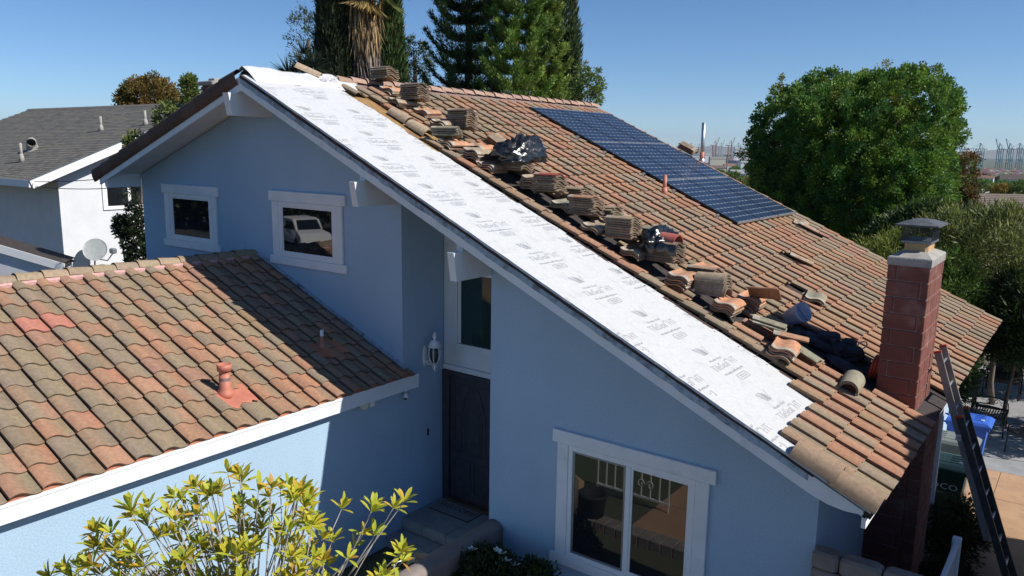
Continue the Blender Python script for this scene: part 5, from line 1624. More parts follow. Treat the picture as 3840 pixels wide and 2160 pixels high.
simple_tree('pittosporum_shrub', (6.9, 12.0, GROUND), (7.0, 12.3, 1.9), (1.0, .9, 1.2), 'dark green shrub at the right edge below the olive one', [(.04, .075, .02), (.055, .09, .025)], 260, 40, .24, .15, .04, 45, 'shrub', .05, inner=.6)
simple_tree('laurel_shrub', (4.6, 15.6, GROUND), (4.8, 15.4, 2.5), (2.2, 1.3, 1.9), 'dark laurel mass below the round tree', [(.035, .065, .018), (.05, .085, .02)], 330, 40, .3, .17, .05, 46, 'shrub', .08, inner=.8)
simple_tree('laurel_shrub', (7.8, 15.8, GROUND), (7.8, 16.0, 2.0), (2.0, 1.2, 2.3), 'dark shrub mass behind the lounge chair', [(.03, .055, .018), (.045, .075, .02)], 300, 40, .3, .17, .05, 47, 'shrub', .08, inner=.8)
simple_tree('laurel_shrub', (5.3, 10.9, GROUND), (5.2, 10.9, 1.0), (1.1, .7, 1.35), 'dark shrub under the far roof corner', [(.03, .06, .018), (.045, .075, .02)], 200, 40, .26, .16, .045, 48, 'shrub', .05, inner=.8)
BR_ = [(.17, .085, .035), (.13, .11, .035), (.11, .13, .035)]
simple_tree('rusty_tree', tuple(at(3615, 835, 27.5)[:2]) + (GROUND,), tuple(at(3608, 715, 27.5)), (.50, .5, 1.15), 'rust tinged foliage behind the right flank of the round tree', BR_, 70, 60, .2, .09, .05, 49, inner=.4, lump=.5)

# dark bush beside the bins and ivy bed
simple_tree('bush', (6.85, 4.55, GROUND), (6.85, 4.5, .12), (.42, .55, .48), 'dark green bush in the shade in front of the green bin', [(.045, .06, .022), (.06, .075, .03)], 150, 40, .12, .07, .02, 51, 'bush', .03, inner=.6)
simple_tree('bush', (6.9, 3.0, GROUND), (6.95, 2.9, -.15), (.38, 1.0, .30), 'low dark bush at the foot of the chimney base', [(.028, .04, .016), (.04, .05, .02)], 170, 36, .12, .07, .025, 52, 'bush', .03, inner=.6)
simple_tree('bush', (6.75, 1.2, GROUND), (6.7, 1.2, -.12), (.5, .6, .34), 'low dark bush between the block wall and the chimney', [(.028, .04, .016), (.04, .05, .02)], 150, 36, .12, .07, .025, 53, 'bush', .03, inner=.6)

# white flowering bush by the window
rb = thing('rose_bush', (2.3, -.75, GROUND), 'dark bush with white flowers below the front window', 'bush')
trunk(rb, (2.3, -.75, GROUND), (2.3, -.75, .2), .03, .012, 5, spread=.3, seed=5)
crown_clumps(rb, (2.3, -.75, .10), (.55, .42, .36), 130, 34, .12, .065, .035, [(.03, .055, .02), (.045, .07, .025)], 61, inner=.5, zmin=-.8)
crown_clumps(rb, (2.85, -.55, .28), (.28, .2, .14), 30, 26, .10, .06, .035, [(.04, .065, .022)], 62, inner=.4, zmin=-.8, name='side_shoots')
rg = random.Random(8)
for k, (x, y, z) in enumerate(((1.98, -.75, .42), (2.42, -.70, .50), (2.52, -.72, .44), (2.58, -.62, .36), (2.62, -.82, .02), (2.84, -.70, .10), (2.30, -.62, .46))):
    b = MB()
    for q in range(9):
        a = q * 2.4; r = .03 + .012 * (q % 3)
        c0 = Vector((x, y, z)); dvec = Vector((math.cos(a), math.sin(a), .5 + .3 * (q % 2))).normalized(); sd = dvec.cross(Vector((0, 0, 1))).normalized()
        b.poly([c0, c0 + dvec * r + sd * r * .55, c0 + dvec * r * 1.7, c0 + dvec * r - sd * r * .55])
    b.build('flower', M['petal'], rb)

# cypresses
def cypress(x, y, r, h, label, cols, seed, zb=GROUND):
    t = thing('cypress', (x, y, zb), label, 'tree')
    trunk(t, (x, y, zb), (x, y, zb + h * .9), .16, .03, 4, spread=r * .4, seed=seed)
    g = np.random.default_rng(seed); n = 26000
    z = g.uniform(.02, 1, n); prof = np.interp(z, [0, .1, .35, .7, .9, 1], [.7, .95, 1, .85, .5, .05]) * r
    a = g.uniform(0, 2 * np.pi, n)
    flute = 1 + .10 * np.sin(a * 5 + np.sin(z * 9) * 1.5) + .06 * np.sin(a * 11 + z * 30)
    rr = prof * flute * g.uniform(.62, 1.02, n) ** .5
    P = np.stack([x + rr * np.cos(a), y + rr * np.sin(a), zb + z * h], 1)
    D = unit(np.stack([np.cos(a) * .28, np.sin(a) * .28, np.ones(n)], 1) + g.normal(size=(n, 3)) * .22)
    V = blades(P, D, g.uniform(.16, .42, n), g.uniform(.035, .07, n), g)
    cl = np.asarray(cols)[((np.sin(a * 5 + z * 14) + np.sin(z * 60 + a * 3)) * .5 + g.normal(size=n) * .6 > 0).astype(int)]
    leaf_obj('crown', V, np.clip(cl * g.uniform(.7, 1.3, (n, 1)), .003, 1), M['needle'], t)
    return t
c1_ = at(842 * 1.4907, 195 * 1.4907, 27); cypress(c1_.x, c1_.y, .66, 13.5, 'dark cypress column left of the palm trunk', [(.022, .036, .015), (.04, .058, .022)], 71)
c2_ = at(984 * 1.4907, 195 * 1.4907, 27.8); cypress(c2_.x, c2_.y, .62, 11.9, 'green cypress column right of the palm trunk', [(.055, .095, .028), (.08, .125, .036)], 72)
c3_ = at(1398 * 1.4907, 215 * 1.4907, 31); cypress(c3_.x, c3_.y, .98, 14.5, 'broad grey green cypress right of the pines', [(.06, .09, .036), (.095, .13, .05)], 73)
c4_ = at(1432 * 1.4907, 215 * 1.4907, 30); cypress(c4_.x, c4_.y, .5, 10.2, 'slim cypress at the right end of the tall tree group', [(.05, .08, .028), (.08, .115, .04)], 74)

# fan palm with skirt of dead fronds
pc = at(910 * 1.4907, 190 * 1.4907, 27.8)
pl = thing('fan_palm', (pc.x, pc.y, GROUND), 'tall fan palm with thick skirt of dead grey brown fronds', 'tree')
ztop = 10.9
b = MB(); b.tube([(pc.x, pc.y, GROUND), (pc.x, pc.y, 5), (pc.x + .05, pc.y, ztop)], [.34, .27, .25], 12); b.build('trunk', M['bark'], pl)
g = np.random.default_rng(77); n = 15000
z = g.uniform(2.0, ztop - .2, n); a = g.uniform(0, 2 * np.pi, n)
rr = np.interp(z, [2, 8, 9.6, 10.6], [.55, .92, 1.12, 1.05]) * g.uniform(.55, 1.0, n) * (1 + .14 * np.sin(a * 4 + z * 1.1))
P = np.stack([pc.x + rr * np.cos(a), pc.y + rr * np.sin(a), z], 1)
D = unit(np.stack([np.cos(a) * .10, np.sin(a) * .10, -np.ones(n)], 1) + g.normal(size=(n, 3)) * .10)
V = blades(P, D, g.uniform(.4, 1.1, n), g.uniform(.03, .075, n), g, .3)
cz = np.interp(z, [2, 8.6, 9.6, 10.8], [0, 0, 1, 1])[:, None]
Cc = (np.array([.21, .175, .15]) * (1 - cz) + np.array([.31, .215, .11]) * cz) * g.uniform(.5, 1.4, (n, 1))
leaf_obj('skirt', V, Cc, M['dry'], pl)
Vs = []; Cs = []
for k in range(46):
    a = g.uniform(0, 2 * np.pi); el = g.uniform(-1.1, 1.0)
    d = np.array([math.cos(a) * math.cos(el), math.sin(a) * math.cos(el), math.sin(el)])
    hub = np.array([pc.x, pc.y, ztop - .1]) + d * g.uniform(.8, 1.15)
    side = unit(np.cross(d, [0, 0, 1.0])); upv = np.cross(side, d)
    m = 22; th = np.linspace(-1.25, 1.25, m)
    Dd = unit(np.cos(th)[:, None] * d + np.sin(th)[:, None] * (side * .9 + upv * .25) + np.array([0, 0, -.35]))
    Pp = np.repeat(hub[None], m, 0)
    Vs.append(blades(Pp, Dd, g.uniform(.75, 1.05, m), .07, g)); col = np.array([.12, .14, .03]) if el > -.3 else np.array([.30, .22, .08])
    Cs.append(np.repeat(col[None], m, 0) * g.uniform(.7, 1.3, (m, 1)))
    stem = np.array([[pc.x, pc.y, ztop - .1]]); Vs.append(blades(stem, d[None], 1.1, .05, g)); Cs.append(col[None] * .8)
leaf_obj('fronds', np.concatenate(Vs), np.concatenate(Cs), M['leaf'], pl)

# Norfolk style pines
def pine(x, y, h, rmax, label, cols, seed, zb=GROUND, rot=0):
    t = thing('pine_tree', (x, y, zb), label, 'tree')
    b = MB(); b.tube([(x, y, zb), (x, y, zb + h * .5), (x + .05, y, zb + h)], [.22, .14, .02], 9)
    g = np.random.default_rng(seed); Ps = []; Ds = []; Cc = []
    z = zb + 2.4; cols = np.asarray(cols)
    while z < zb + h - .3:
        f = 1 - ((z - zb) / h) ** 1.6
        nb_ = 7
        a0 = g.uniform(0, 6.28)
        for k in range(nb_):
            a = a0 + 6.283 * k / nb_ + g.uniform(-.2, .2)
            Lb = rmax * (f * .75 + .25) * g.uniform(.75, 1.1)
            o = np.array([math.cos(a), math.sin(a), 0]); s = np.array([-math.sin(a), math.cos(a), 0])
            pts = []
            for q in np.linspace(0, 1, 7):
                pts.append(np.array([x, y, z]) + o * Lb * q + np.array([0, 0, Lb * (.05 * q + .5 * q ** 2.4 - .10 * math.sin(q * 3.1))]))
            b.tube([tuple(p) for p in pts], [.035 * (1 - q) + .008 for q in np.linspace(0, 1, 7)], 4, smooth=True)
            bc = cols[g.integers(0, len(cols))] * g.uniform(.75, 1.25)
            for q in np.linspace(.22, 1, 12):
                i = min(5, int(q * 6)); fr = q * 6 - i
                p = pts[i] * (1 - fr) + pts[i + 1] * fr
                for sgn in (-1, 0, 1):
                    ln = Lb * .32 * (1.15 - q) * abs(sgn)
                    for e in np.linspace(.25, 1, 3 if sgn else 1):
                        pp = p + s * sgn * ln * e + np.array([0, 0, .06 * abs(sgn) * e])
                        m = 10
                        Ps.append(np.repeat(pp[None], m, 0) + g.normal(size=(m, 3)) * .045)
                        Ds.append(unit(o * .7 + s * sgn * .55 + np.array([0, 0, .85]) + g.normal(size=(m, 3)) * .42))
                        Cc.append(np.repeat(bc[None], m, 0) * (.8 + .5 * q) * g.uniform(.75, 1.25, (m, 1)))
        z += g.uniform(.46, .60)
    b.build('trunk', M['bark'], t)
    P = np.concatenate(Ps); D = np.concatenate(Ds); C = np.concatenate(Cc)
    V = blades(P, D, g.uniform(.10, .20, len(P)), g.uniform(.022, .034, len(P)), g)
    leaf_obj('crown', V, np.clip(C, .003, 1), M['needle'], t)
p1_ = at(1178 * 1.4907, 200 * 1.4907, 29); pine(p1_.x, p1_.y, 17.5, 2.15, 'dark feathery pine left in the tall tree group', [(.045, .085, .026), (.065, .105, .03)], 81)
p2_ = at(1298 * 1.4907, 205 * 1.4907, 27.5); pine(p2_.x, p2_.y, 15.5, 1.75, 'bright green feathery pine in the middle of the tall tree group', [(.15, .235, .04), (.11, .19, .035), (.18, .25, .05)], 82)
p3_ = at(1372 * 1.4907, 215 * 1.4907, 28.2); pine(p3_.x, p3_.y, 12.0, 1.4, 'smaller yellow green pine in front of the broad cypress', [(.18, .24, .045), (.14, .20, .04)], 83)

# thin leafy trees around the palm
LT = [(.13, .16, .045), (.17, .19, .06)]
q_ = at(776 * 1.4907, 130 * 1.4907, 30); simple_tree('thin_tree', (q_.x + .3, q_.y, GROUND), tuple(q_), (.75, .7, 1.5), 'thin leaved grey green tree left of the dark cypress', [(.06, .085, .04), (.08, .10, .05)], 60, 22, .22, .12, .035, 91, inner=.3)
q_ = at(1044 * 1.4907, 165 * 1.4907, 31); simple_tree('thin_tree', (q_.x, q_.y, GROUND), tuple(q_), (.65, .6, 1.15), 'light airy tree right of the palm group', LT, 70, 26, .2, .12, .04, 92, inner=.3)
q_ = at(893 * 1.4907, 140 * 1.4907, 33); simple_tree('thin_tree', (q_.x, q_.y, GROUND), tuple(q_), (.8, .6, 1.6), 'light airy tree glimpsed behind the palm trunk', LT, 80, 26, .2, .12, .04, 93, inner=.3)
q_ = at(1478 * 1.4907, 225 * 1.4907, 26); simple_tree('leafy_shrub', (q_.x, q_.y, GROUND), tuple(q_), (.5, .5, .75), 'fresh green leafy shrub beyond the far ridge end', [(.12, .17, .04), (.15, .20, .055)], 70, 26, .15, .11, .045, 94, 'shrub', .05, inner=.3)
q_ = at(762 * 1.4907, 160 * 1.4907, 25)
yk = thing('yucca', (q_.x, q_.y, GROUND), 'dark spiky yucca behind the ridge left of the cypress', 'yucca')
b = MB(); b.tube([(q_.x, q_.y, GROUND), (q_.x, q_.y, q_.z - .3)], [.10, .07], 8); b.build('trunk', M['bark'], yk)
g = np.random.default_rng(95); Vs = []; Cs = []
for hub, nn in (((0, 0, -.2), 150), ((-.45, -.2, -.35), 90), ((.45, .1, -.1), 110), ((-.1, .1, .25), 60)):
    n = nn; D = unit(g.normal(size=(n, 3)) + np.array([0, 0, .75])); P = np.array(q_)[None] + np.array(hub) + D * .05
    Vs.append(blades(P, D, g.uniform(.45, .75, n), .04, g, .3)); Cs.append(shade((.03, .045, .025), n, .4, g))
leaf_obj('leaves', np.concatenate(Vs), np.concatenate(Cs), M['leaf'], yk)
# left: autumn tree, climbing shrub, dark vine
q_ = at(378 * 1.4907, 238 * 1.4907, 42); simple_tree('autumn_tree', (q_.x, q_.y, GROUND), tuple(q_ + Vector((0, 0, -.4))), (1.75, 1.6, 1.25), 'orange brown autumn tree behind the shingle ridge', [(.20, .12, .03), (.16, .12, .03), (.22, .14, .04), (.11, .10, .03)], 260, 40, .25, .16, .08, 96, inner=.5, zmin=-.8)
ivc = [(.13, .17, .04), (.10, .14, .035), (.16, .19, .06)]
for i, (px, py, dp, rx, rzz, lb) in enumerate(((478, 235, 19, .16, .42, 'slender yellow green shoots rising above the left roof edge'), (430, 300, 19, .36, .40, 'yellow green shrub growing along the left roof edge'), (345, 372, 19.3, .28, .36, 'lowest leafy shoots beside the left roof edge'))):
    q_ = at(px * 1.4907, py * 1.4907, dp); simple_tree('side_shrub', (q_.x, q_.y, GROUND), tuple(q_), (rx, rx, rzz), lb, ivc, 60, 26, .12, .08, .04, 100 + i, 'shrub', .04, inner=.4, zmin=-1)
q_ = at(338 * 1.4907, 560 * 1.4907, 19); simple_tree('dark_shrub', (q_.x, q_.y, GROUND), (q_.x, q_.y, q_.z - .8), (.32, .3, 1.5), 'dark shaded shrub between the house corner and the neighbour wall', [(.018, .03, .012), (.035, .055, .02)], 170, 30, .10, .07, .04, 104, 'shrub', .03, inner=.5, zmin=-1, lump=.5)
q_ = at(310 * 1.4907, 570 * 1.4907, 19.1); simple_tree('dark_shrub', (q_.x, q_.y, GROUND), tuple(q_), (.22, .2, .22), 'dark shrub twig jutting left over the sunlit neighbour wall', [(.02, .035, .014)], 40, 28, .10, .08, .045, 105, 'shrub', .04, inner=.4, zmin=-1)

# ---------------------------------------------------------------- foreground bush
fb = thing('foreground_bush', (3.85, -5.4, GROUND), 'yellow green rosette leaved bush in the bottom left foreground', 'bush')
rg = random.Random(12)
def leaf_mesh(L, W, fold, curl, col, tip):
    b = MB()
    st = [(0, .12), (.2, .55), (.5, 1.0), (.8, .85), (1.0, .10)]
    rows = []
    for t, w in st:
        z = -curl * t * t * L
        b.col = tuple(col[k] * (1 - t) + tip[k] * t for k in range(3))
        rows.append(b.add([(-w * W / 2, t * L, z + fold * w * W), (0, t * L, z), (w * W / 2, t * L, z + fold * w * W)]))
    for r0, r1 in zip(rows[:-1], rows[1:]):
        for k in range(2):
            b.f.append((r0 + k, r0 + k + 1, r1 + k + 1, r1 + k)); b.sm.append(True)
    return b
LCOL = [((.42, .43, .03), (.52, .48, .04)), ((.34, .39, .03), (.45, .45, .04)), ((.50, .44, .03), (.56, .45, .035)), ((.26, .34, .03), (.36, .40, .04)), ((.17, .25, .03), (.25, .31, .04)), ((.55, .40, .035), (.60, .36, .05)), ((.38, .42, .035), (.48, .50, .05)), ((.42, .22, .04), (.48, .27, .05))]
LMB = [leaf_mesh(.098 * s, .027 * s2, .18, c, *LCOL[i]) for i, (s, s2, c) in enumerate(((1, 1, .12), (1.1, .95, .2), (.95, 1.1, .05), (1.05, 1, .25), (.9, .95, .1), (.85, 1.0, .18), (1.15, 1.05, .08), (.8, .9, .3)))]
LMM = [m.mesh('leaf', M['leaf'], colors=True) for m in LMB]
leaves = []; twigs = MB()
def rosette(p, axis, n, scale):
    axis = axis.normalized(); a = axis.orthogonal().normalized(); c = axis.cross(a)
    for k in range(n):
        th = k * 2.399 + rg.uniform(-.25, .25); el = rg.uniform(.15, 1.05) if k > 2 else rg.uniform(1.0, 1.4)
        d = (a * math.cos(th) + c * math.sin(th)) * math.cos(el) + axis * math.sin(el)
        n_ = (axis - d * axis.dot(d)); n_ = n_.normalized() if n_.length > .05 else a
        s = d.cross(n_)
        j = rg.choices(range(8), [6, 4, 6, 2, 2, 3, 5, .6])[0]
        leaves.append((p + d * .006, rot_cols(s * scale, d * scale, n_ * scale), j))
# crown outline in the picture plane: rosette targets scattered in a real volume
targets = []
base_p = Vector((3.9, -5.35, .6))
def outline_top(px):      # upper silhouette of the bush
    return float(np.interp(px, [120, 260, 400, 470, 600, 680, 800, 930, 1000, 1040], [1440, 1310, 1240, 1215, 1165, 1200, 1240, 1270, 1225, 1290]))
tries = 0
while len(targets) < 195 and tries < 6000:
    tries += 1
    px = rg.uniform(110, 1030); top = outline_top(px); py = top + 12 + (rg.random() ** 1.25) * 330
    if py > 1560: continue
    if px > 800 and rg.random() < .62: continue
    if px < 330 and rg.random() < .3: continue
    dp = 4.9 + rg.uniform(-.45, .45) + (px - 560) * .0004
    p = at(px * 1.4907, py * 1.4907, dp)
    if any((p - q).length < .058 for q in targets): continue
    targets.append(p)
root = Vector((3.9, -5.3, .2))
stems = [Vector((3.9, -5.3, .5)) + Vector((rg.uniform(-.35, .45), rg.uniform(-.3, .3), rg.uniform(.9, 1.8))) for _ in range(16)]
for s in stems: twigs.tube([root, root.lerp(s, .5) + Vector((rg.uniform(-.05, .05), rg.uniform(-.05, .05), .1)), s], [.022, .014, .009], 6)
for p in targets:
    s = min(stems, key=lambda q: (q - p).length + rg.uniform(0, .35) + max(0, q.z - p.z) * .8)
    m = s.lerp(p, .55) + Vector((rg.uniform(-.06, .06), rg.uniform(-.06, .06), -.05))
    twigs.tube([s, m, p], [.007, .0048, .003], 5)
    ax = (p - m).normalized() + Vector((0, 0, .55)) + Vector((rg.uniform(-.3, .3), rg.uniform(-.3, .3), 0))
    rosette(p, ax, rg.randint(7, 11), rg.uniform(.8, 1.12))
    if rg.random() < .3:
        rosette(m.lerp(p, .5) + Vector((rg.uniform(-.03, .03), rg.uniform(-.03, .03), .01)), ax, rg.randint(4, 7), rg.uniform(.7, 1.0))
twigs.build('branches', M['twig'], fb)
leaves.sort(key=lambda l: (l[0] - CAM).length)
vis = [l for l in leaves]
for p, rot, j in vis[:300]: link('leaf', LMM[j], fb, p, rot)
b = MB()
for p, rot, j in vis[300:]:
    s = LMB[j]; o = len(b.v)
    b.v.extend([tuple(rot @ Vector(q) + p) for q in s.v]); b.c.extend(s.c); b.f.extend([tuple(i + o for i in f) for f in s.f]); b.sm.extend(s.sm)
o = b.build('more_leaves', M['leaf'], fb, colors=True); o['kind'] = 'stuff'
# ================================================================== RIGHT NEIGHBOUR (unseen, added outside the picture to shade the side yard)
rn = thing('house', (14, 3.5, GROUND), 'pale unseen house added past the right picture edge to shade the side yard', 'house')
b = MB(); b.box(9.9, 18, -1.4, 6.6, GROUND, 3.8); b.build('wall', M['nwall'], rn)
b = MB()
P0 = [(9.4, -1.9, 3.8), (18.5, -1.9, 3.8), (18.5, 7.1, 3.8), (9.4, 7.1, 3.8)]; P1 = [(x, y, 3.95) for x, y, z in P0]
b.rings([P0, P1], True, False)
b.poly([(9.4, -1.9, 3.95), (18.5, -1.9, 3.95), (18.5, 2.6, 5.2), (9.4, 2.6, 5.2)]); b.poly([(9.4, 7.1, 3.95), (9.4, 2.6, 5.2), (18.5, 2.6, 5.2), (18.5, 7.1, 3.95)])
b.poly([(9.4, -1.9, 3.95), (9.4, 2.6, 5.2), (9.4, 7.1, 3.95)]); b.poly([(18.5, -1.9, 3.95), (18.5, 7.1, 3.95), (18.5, 2.6, 5.2)])
b.build('roof', M['terracotta'], rn)
simple_tree('yard_tree', (10.9, 12.6, GROUND), (10.9, 12.6, 3.6), (1.0, 1.4, 1.3), 'leafy tree beyond the right picture edge beside the patio', GC, 90, 34, .3, .2, .09, 110, inner=.3)
# across the street, seen only in the window glass
for i, (x, y, r, h) in enumerate(((-40, -30, 4, 5), (-31, -38, 4.5, 6), (-22, -37, 4, 5), (-14, -36, 3.6, 4.6), (-50, -24, 4, 5))):
    nm = ('far left', 'broad', 'middle', 'last', 'leftmost')[i]
    simple_tree('street_tree', (x, y, GROUND), (x, y, h), (r, r, r * .85), nm + ' leafy tree across the street, mirrored in the upper windows', GC, 150, 30, .9, .55, .3, 120 + i, inner=.5)
for i in range(7):
    simple_tree('street_hedge', (-62 + i * 6.5, -23.5 - max(0, i - 3) * 3.6, GROUND), (-62 + i * 6.5, -23.5 - max(0, i - 3) * 3.6, 2.2), (4.4, 1.6, 2.6), NTH[i] + ' clipped hedge across the street, counted from the left, mirrored in the upper windows', [(.03, .055, .018), (.045, .075, .02)], 110, 26, .8, .5, .3, 140 + i, 'hedge', .1, inner=.5)
cr = thing('parked_car', (-29.5, -21.6, GROUND), 'white parked car across the street, mirrored in the upper window', 'car')
def car_body(T, a):
    Mr = rz(a)
    P = lambda *p: tuple(Mr @ Vector(p) + Vector(T))
    prof = [(-2.25, .35), (-2.28, .75), (-2.1, 1.0), (-1.95, 1.55), (-1.6, 1.72), (.2, 1.74), (.55, 1.68), (1.1, 1.12), (1.9, 1.0), (2.25, .85), (2.3, .4)]
    b = MB(); rs = []
    for y, sc in ((-.92, .96), (-.85, 1), (.85, 1), (.92, .96)): rs.append([P(x * (1 if sc == 1 else .98), y * (1 if z < 1.1 else .86), z * sc + (.35 * (1 - sc))) for x, z in prof])
    b.rings(rs, True, True); b.build('body', M['white'], cr)
    b = MB()
    for s in (-1, 1):
        b.poly([P(-1.85, s * .875, 1.08), P(.95, s * .875, 1.12), P(.45, s * .775, 1.62), P(-1.6, s * .775, 1.62)])
    b.poly([P(1.12, -.7, 1.14), P(1.12, .7, 1.14), P(.60, .62, 1.66), P(.60, -.62, 1.66)])
    b.build('windows', M['glass'], cr)
    for x in (-1.4, 1.4):
        for s in (-1, 1):
            b = MB(); b.lathe([(.2, -.1), (.34, -.1), (.36, -.05), (.36, .05), (.34, .1), (.2, .1)], 18, M=Mr @ Matrix.Rotation(R(90), 3, 'X'), T=P(x, s * .86, .36)); b.build('wheel', M['rubber'], cr)
car_body((-29.5, -21.6, GROUND + .01), R(20))

# ================================================================== HARBOUR AND TOWN
def far_house(px, py, dep, w, d, h, a, wallc, roofc, label, pitched=True):
    q = at(px, py, dep); z0 = terrain((Vector((q.x - 1, q.y - 4, 0))).length) - 1
    zt = q.z
    t = thing('building', (q.x, q.y, z0), label, 'building', 'buildings in the distance')
    Mr = rz(a); b = MB(); b.box(-w / 2, w / 2, -d / 2, d / 2, z0, zt, M=None)
    b.v = [tuple(Mr @ Vector((x, y, 0)) + Vector((q.x, q.y, z))) for x, y, z in b.v]
    b.build('wall', wallc, t)
    b = MB(); e = .4 if pitched else .2
    if pitched:
        rs = [[(-w / 2 - e, -d / 2 - e, zt), (w / 2 + e, -d / 2 - e, zt), (w / 2 + e, d / 2 + e, zt), (-w / 2 - e, d / 2 + e, zt)], [(-w / 2 - e, -.1, zt + h), (w / 2 + e, -.1, zt + h), (w / 2 + e, .1, zt + h), (-w / 2 - e, .1, zt + h)]]
    else:
        rs = [[(-w / 2 - e, -d / 2 - e, zt), (w / 2 + e, -d / 2 - e, zt), (w / 2 + e, d / 2 + e, zt), (-w / 2 - e, d / 2 + e, zt)], [(-w / 2 - e, -d / 2 - e, zt + h * .2), (w / 2 + e, -d / 2 - e, zt + h * .2), (w / 2 + e, d / 2 + e, zt + h * .2), (-w / 2 - e, d / 2 + e, zt + h * .2)]]
    b.rings(rs, True, True)
    b.v = [tuple(Mr @ Vector((x, y, 0)) + Vector((q.x, q.y, z))) for x, y, z in b.v]
    b.build('roof', roofc, t)
    hz = max(1.2, (zt - z0) * .10); n = max(2, int(w / 6))
    for k in range(min(n, 8)):
        b = MB(); x = -w / 2 + (k + .5) * w / min(n, 8)
        b.box(x - w / n * .25, x + w / n * .25, -d / 2 - .06, -d / 2 - .01, zt - 2.2 * hz, zt - hz)
        b.v = [tuple(Mr @ Vector((xx, yy, 0)) + Vector((q.x, q.y, z))) for xx, yy, z in b.v]
        b.build('window', M['glass'], t)
    return t
W1, W2, W3 = M['housewhite'], M['nwall'], pm('far_cream', (.55, .50, .40), rough=.9)
RF = [pm('far_roof_%d' % i, c, rough=.9) for i, c in enumerate(((.12, .09, .08), (.22, .12, .09), (.30, .30, .31), (.10, .11, .13)))]
A0 = R(36)
far_house(2690, 589, 3300, 66, 30, 8, A0, W3, RF[2], 'long cream warehouse roofed flat in the far port', False)
far_house(2766, 553, 5000, 40, 30, 14, A0, W1, W1, 'tall white silo block among the far cranes', False)
far_house(2600, 585, 4200, 60, 30, 8, A0, W2, RF[2], 'pale shed at the left of the far port', False)
far_house(2655, 575, 4600, 40, 30, 6, A0, W1, RF[3], 'small white port office behind the cream warehouse', False)
far_house(2805, 580, 4300, 60, 30, 8, A0, W1, RF[1], 'white shed with brown roof beside the round tree in the far port', True)
far_house(2795, 603, 2600, 34, 20, 5, A0, W1, RF[0], 'white town building below the far port sheds', True)
far_house(2735, 622, 1500, 22, 14, 4, A0, W2, RF[1], 'brown roofed town building on the far slope', True)
far_house(2820, 628, 1300, 22, 14, 4, A0 + .3, W1, RF[3], 'dark roofed white town building at the round tree edge', True)
far_house(2690, 630, 900, 16, 11, 3, A0, W3, RF[0], 'cream town house on the slope left of the pole', True)
far_house(2775, 650, 520, 12, 9, 2.4, A0 - .2, W1, RF[2], 'grey roofed house among the slope trees', True)
far_house(2700, 668, 330, 11, 8, 2.2, A0 + .2, W2, RF[3], 'blue grey roofed house nearest below the far roof edge', True)
far_house(2805, 700, 170, 10, 8, 2.0, A0, W1, RF[2], 'low grey roofed house half hidden by slope trees', True)
far_house(3800, 672, 700, 20, 12, 4, A0 - .6, W2, RF[0], 'pink grey house with arched front at the far right', True)
far_house(3690, 668, 1100, 24, 14, 4, A0 - .6, W1, RF[1], 'small white house between far right trees', True)
rr = random.Random(5)
for i, (px, py, dep, rx, c) in enumerate(((2700, 652, 420, 3, 0), (2755, 640, 620, 4.5, 0), (2835, 650, 480, 4, 1), (2655, 665, 300, 3, 0), (2745, 668, 150, 1.6, 1), (2800, 705, 110, 2.0, 2), (3620, 702, 420, 5, 0), (3680, 698, 520, 6, 0), (3760, 702, 460, 5, 0), (3830, 704, 520, 6, 0), (3640, 722, 190, 2.6, 1), (3720, 724, 170, 2.4, 2), (3755, 716, 150, 1.6, 3), (3810, 726, 150, 2.6, 1), (3690, 672, 1300, 16, 4), (3780, 674, 1200, 16, 4), (3610, 672, 1400, 16, 4), (3840, 674, 1400, 16, 4))):
    q = at(px, py, dep)
    colsets = [GC, [(.10, .15, .035)], [(.17, .20, .05)], [(.28, .20, .04)], [(.045, .06, .03), (.06, .07, .04)]]
    lab = ['green tree on the slope', 'spreading green tree lower on the slope', 'green tree at the round tree edge', 'small green tree left on the slope', 'bright green tree above the last solar row', 'yellow green tree close below the far eave', 'green tree right of the round tree', 'wide green tree in the far right gap', 'tall green tree in the far right gap', 'green tree cut by the right picture edge', 'fresh green tree behind the antenna roof', 'light green tree behind the antenna mast', 'small golden yellow tree behind the antenna roof', 'green tree above the right end of the antenna roof', 'dark far grove in front of the containers', 'dark far grove at the right below the containers', 'dark far grove beside the round tree flank', 'dark far grove at the right picture edge'][i]
    simple_tree('slope_tree', (q.x, q.y, q.z - rx * 2.2), tuple(q), (rx, rx, rx * (.75 if c < 4 else .35)), lab, colsets[c], 90, 20, rx * .2, rx * .16, rx * .09, 200 + i, r0=rx * .05, limbs=4, inner=.6, zmin=-.5)
# scrub and tree cover of the hillside, one mass
g = np.random.default_rng(404); Vs = []; Cs = []
for k in range(900):
    dep = float(np.exp(g.uniform(np.log(60), np.log(1900)))); a = R(36.7) + g.uniform(-.95, .95)
    x, y = CAM.x - math.sin(a) * dep, CAM.y + math.cos(a) * dep
    if -36 < x < 12 and y < 30: continue
    rel = Vector((x - 1, y - 4, 0)); d_ = rel.length * max(0.0, (rel.normalized().dot(vdir) + .35) / 1.35)
    r_ = g.uniform(.8, 1.6) * (1 + dep / 260); z_ = terrain(d_)
    m_ = 34; dd_ = unit(g.normal(size=(m_, 3))); dd_[:, 2] = np.abs(dd_[:, 2])
    P_ = np.array([x, y, z_]) + dd_ * r_ * np.array([1, 1, .8]) * g.uniform(.6, 1, (m_, 1))
    Vs.append(blades(P_, unit(dd_ + g.normal(size=(m_, 3)) * .5), r_ * .55, r_ * .4, g))
    Cs.append(np.repeat((np.array([[.05, .08, .025], [.07, .10, .03], [.10, .12, .045], [.045, .06, .03]])[g.integers(0, 4)])[None], m_, 0) * g.uniform(.7, 1.3, (m_, 1)))
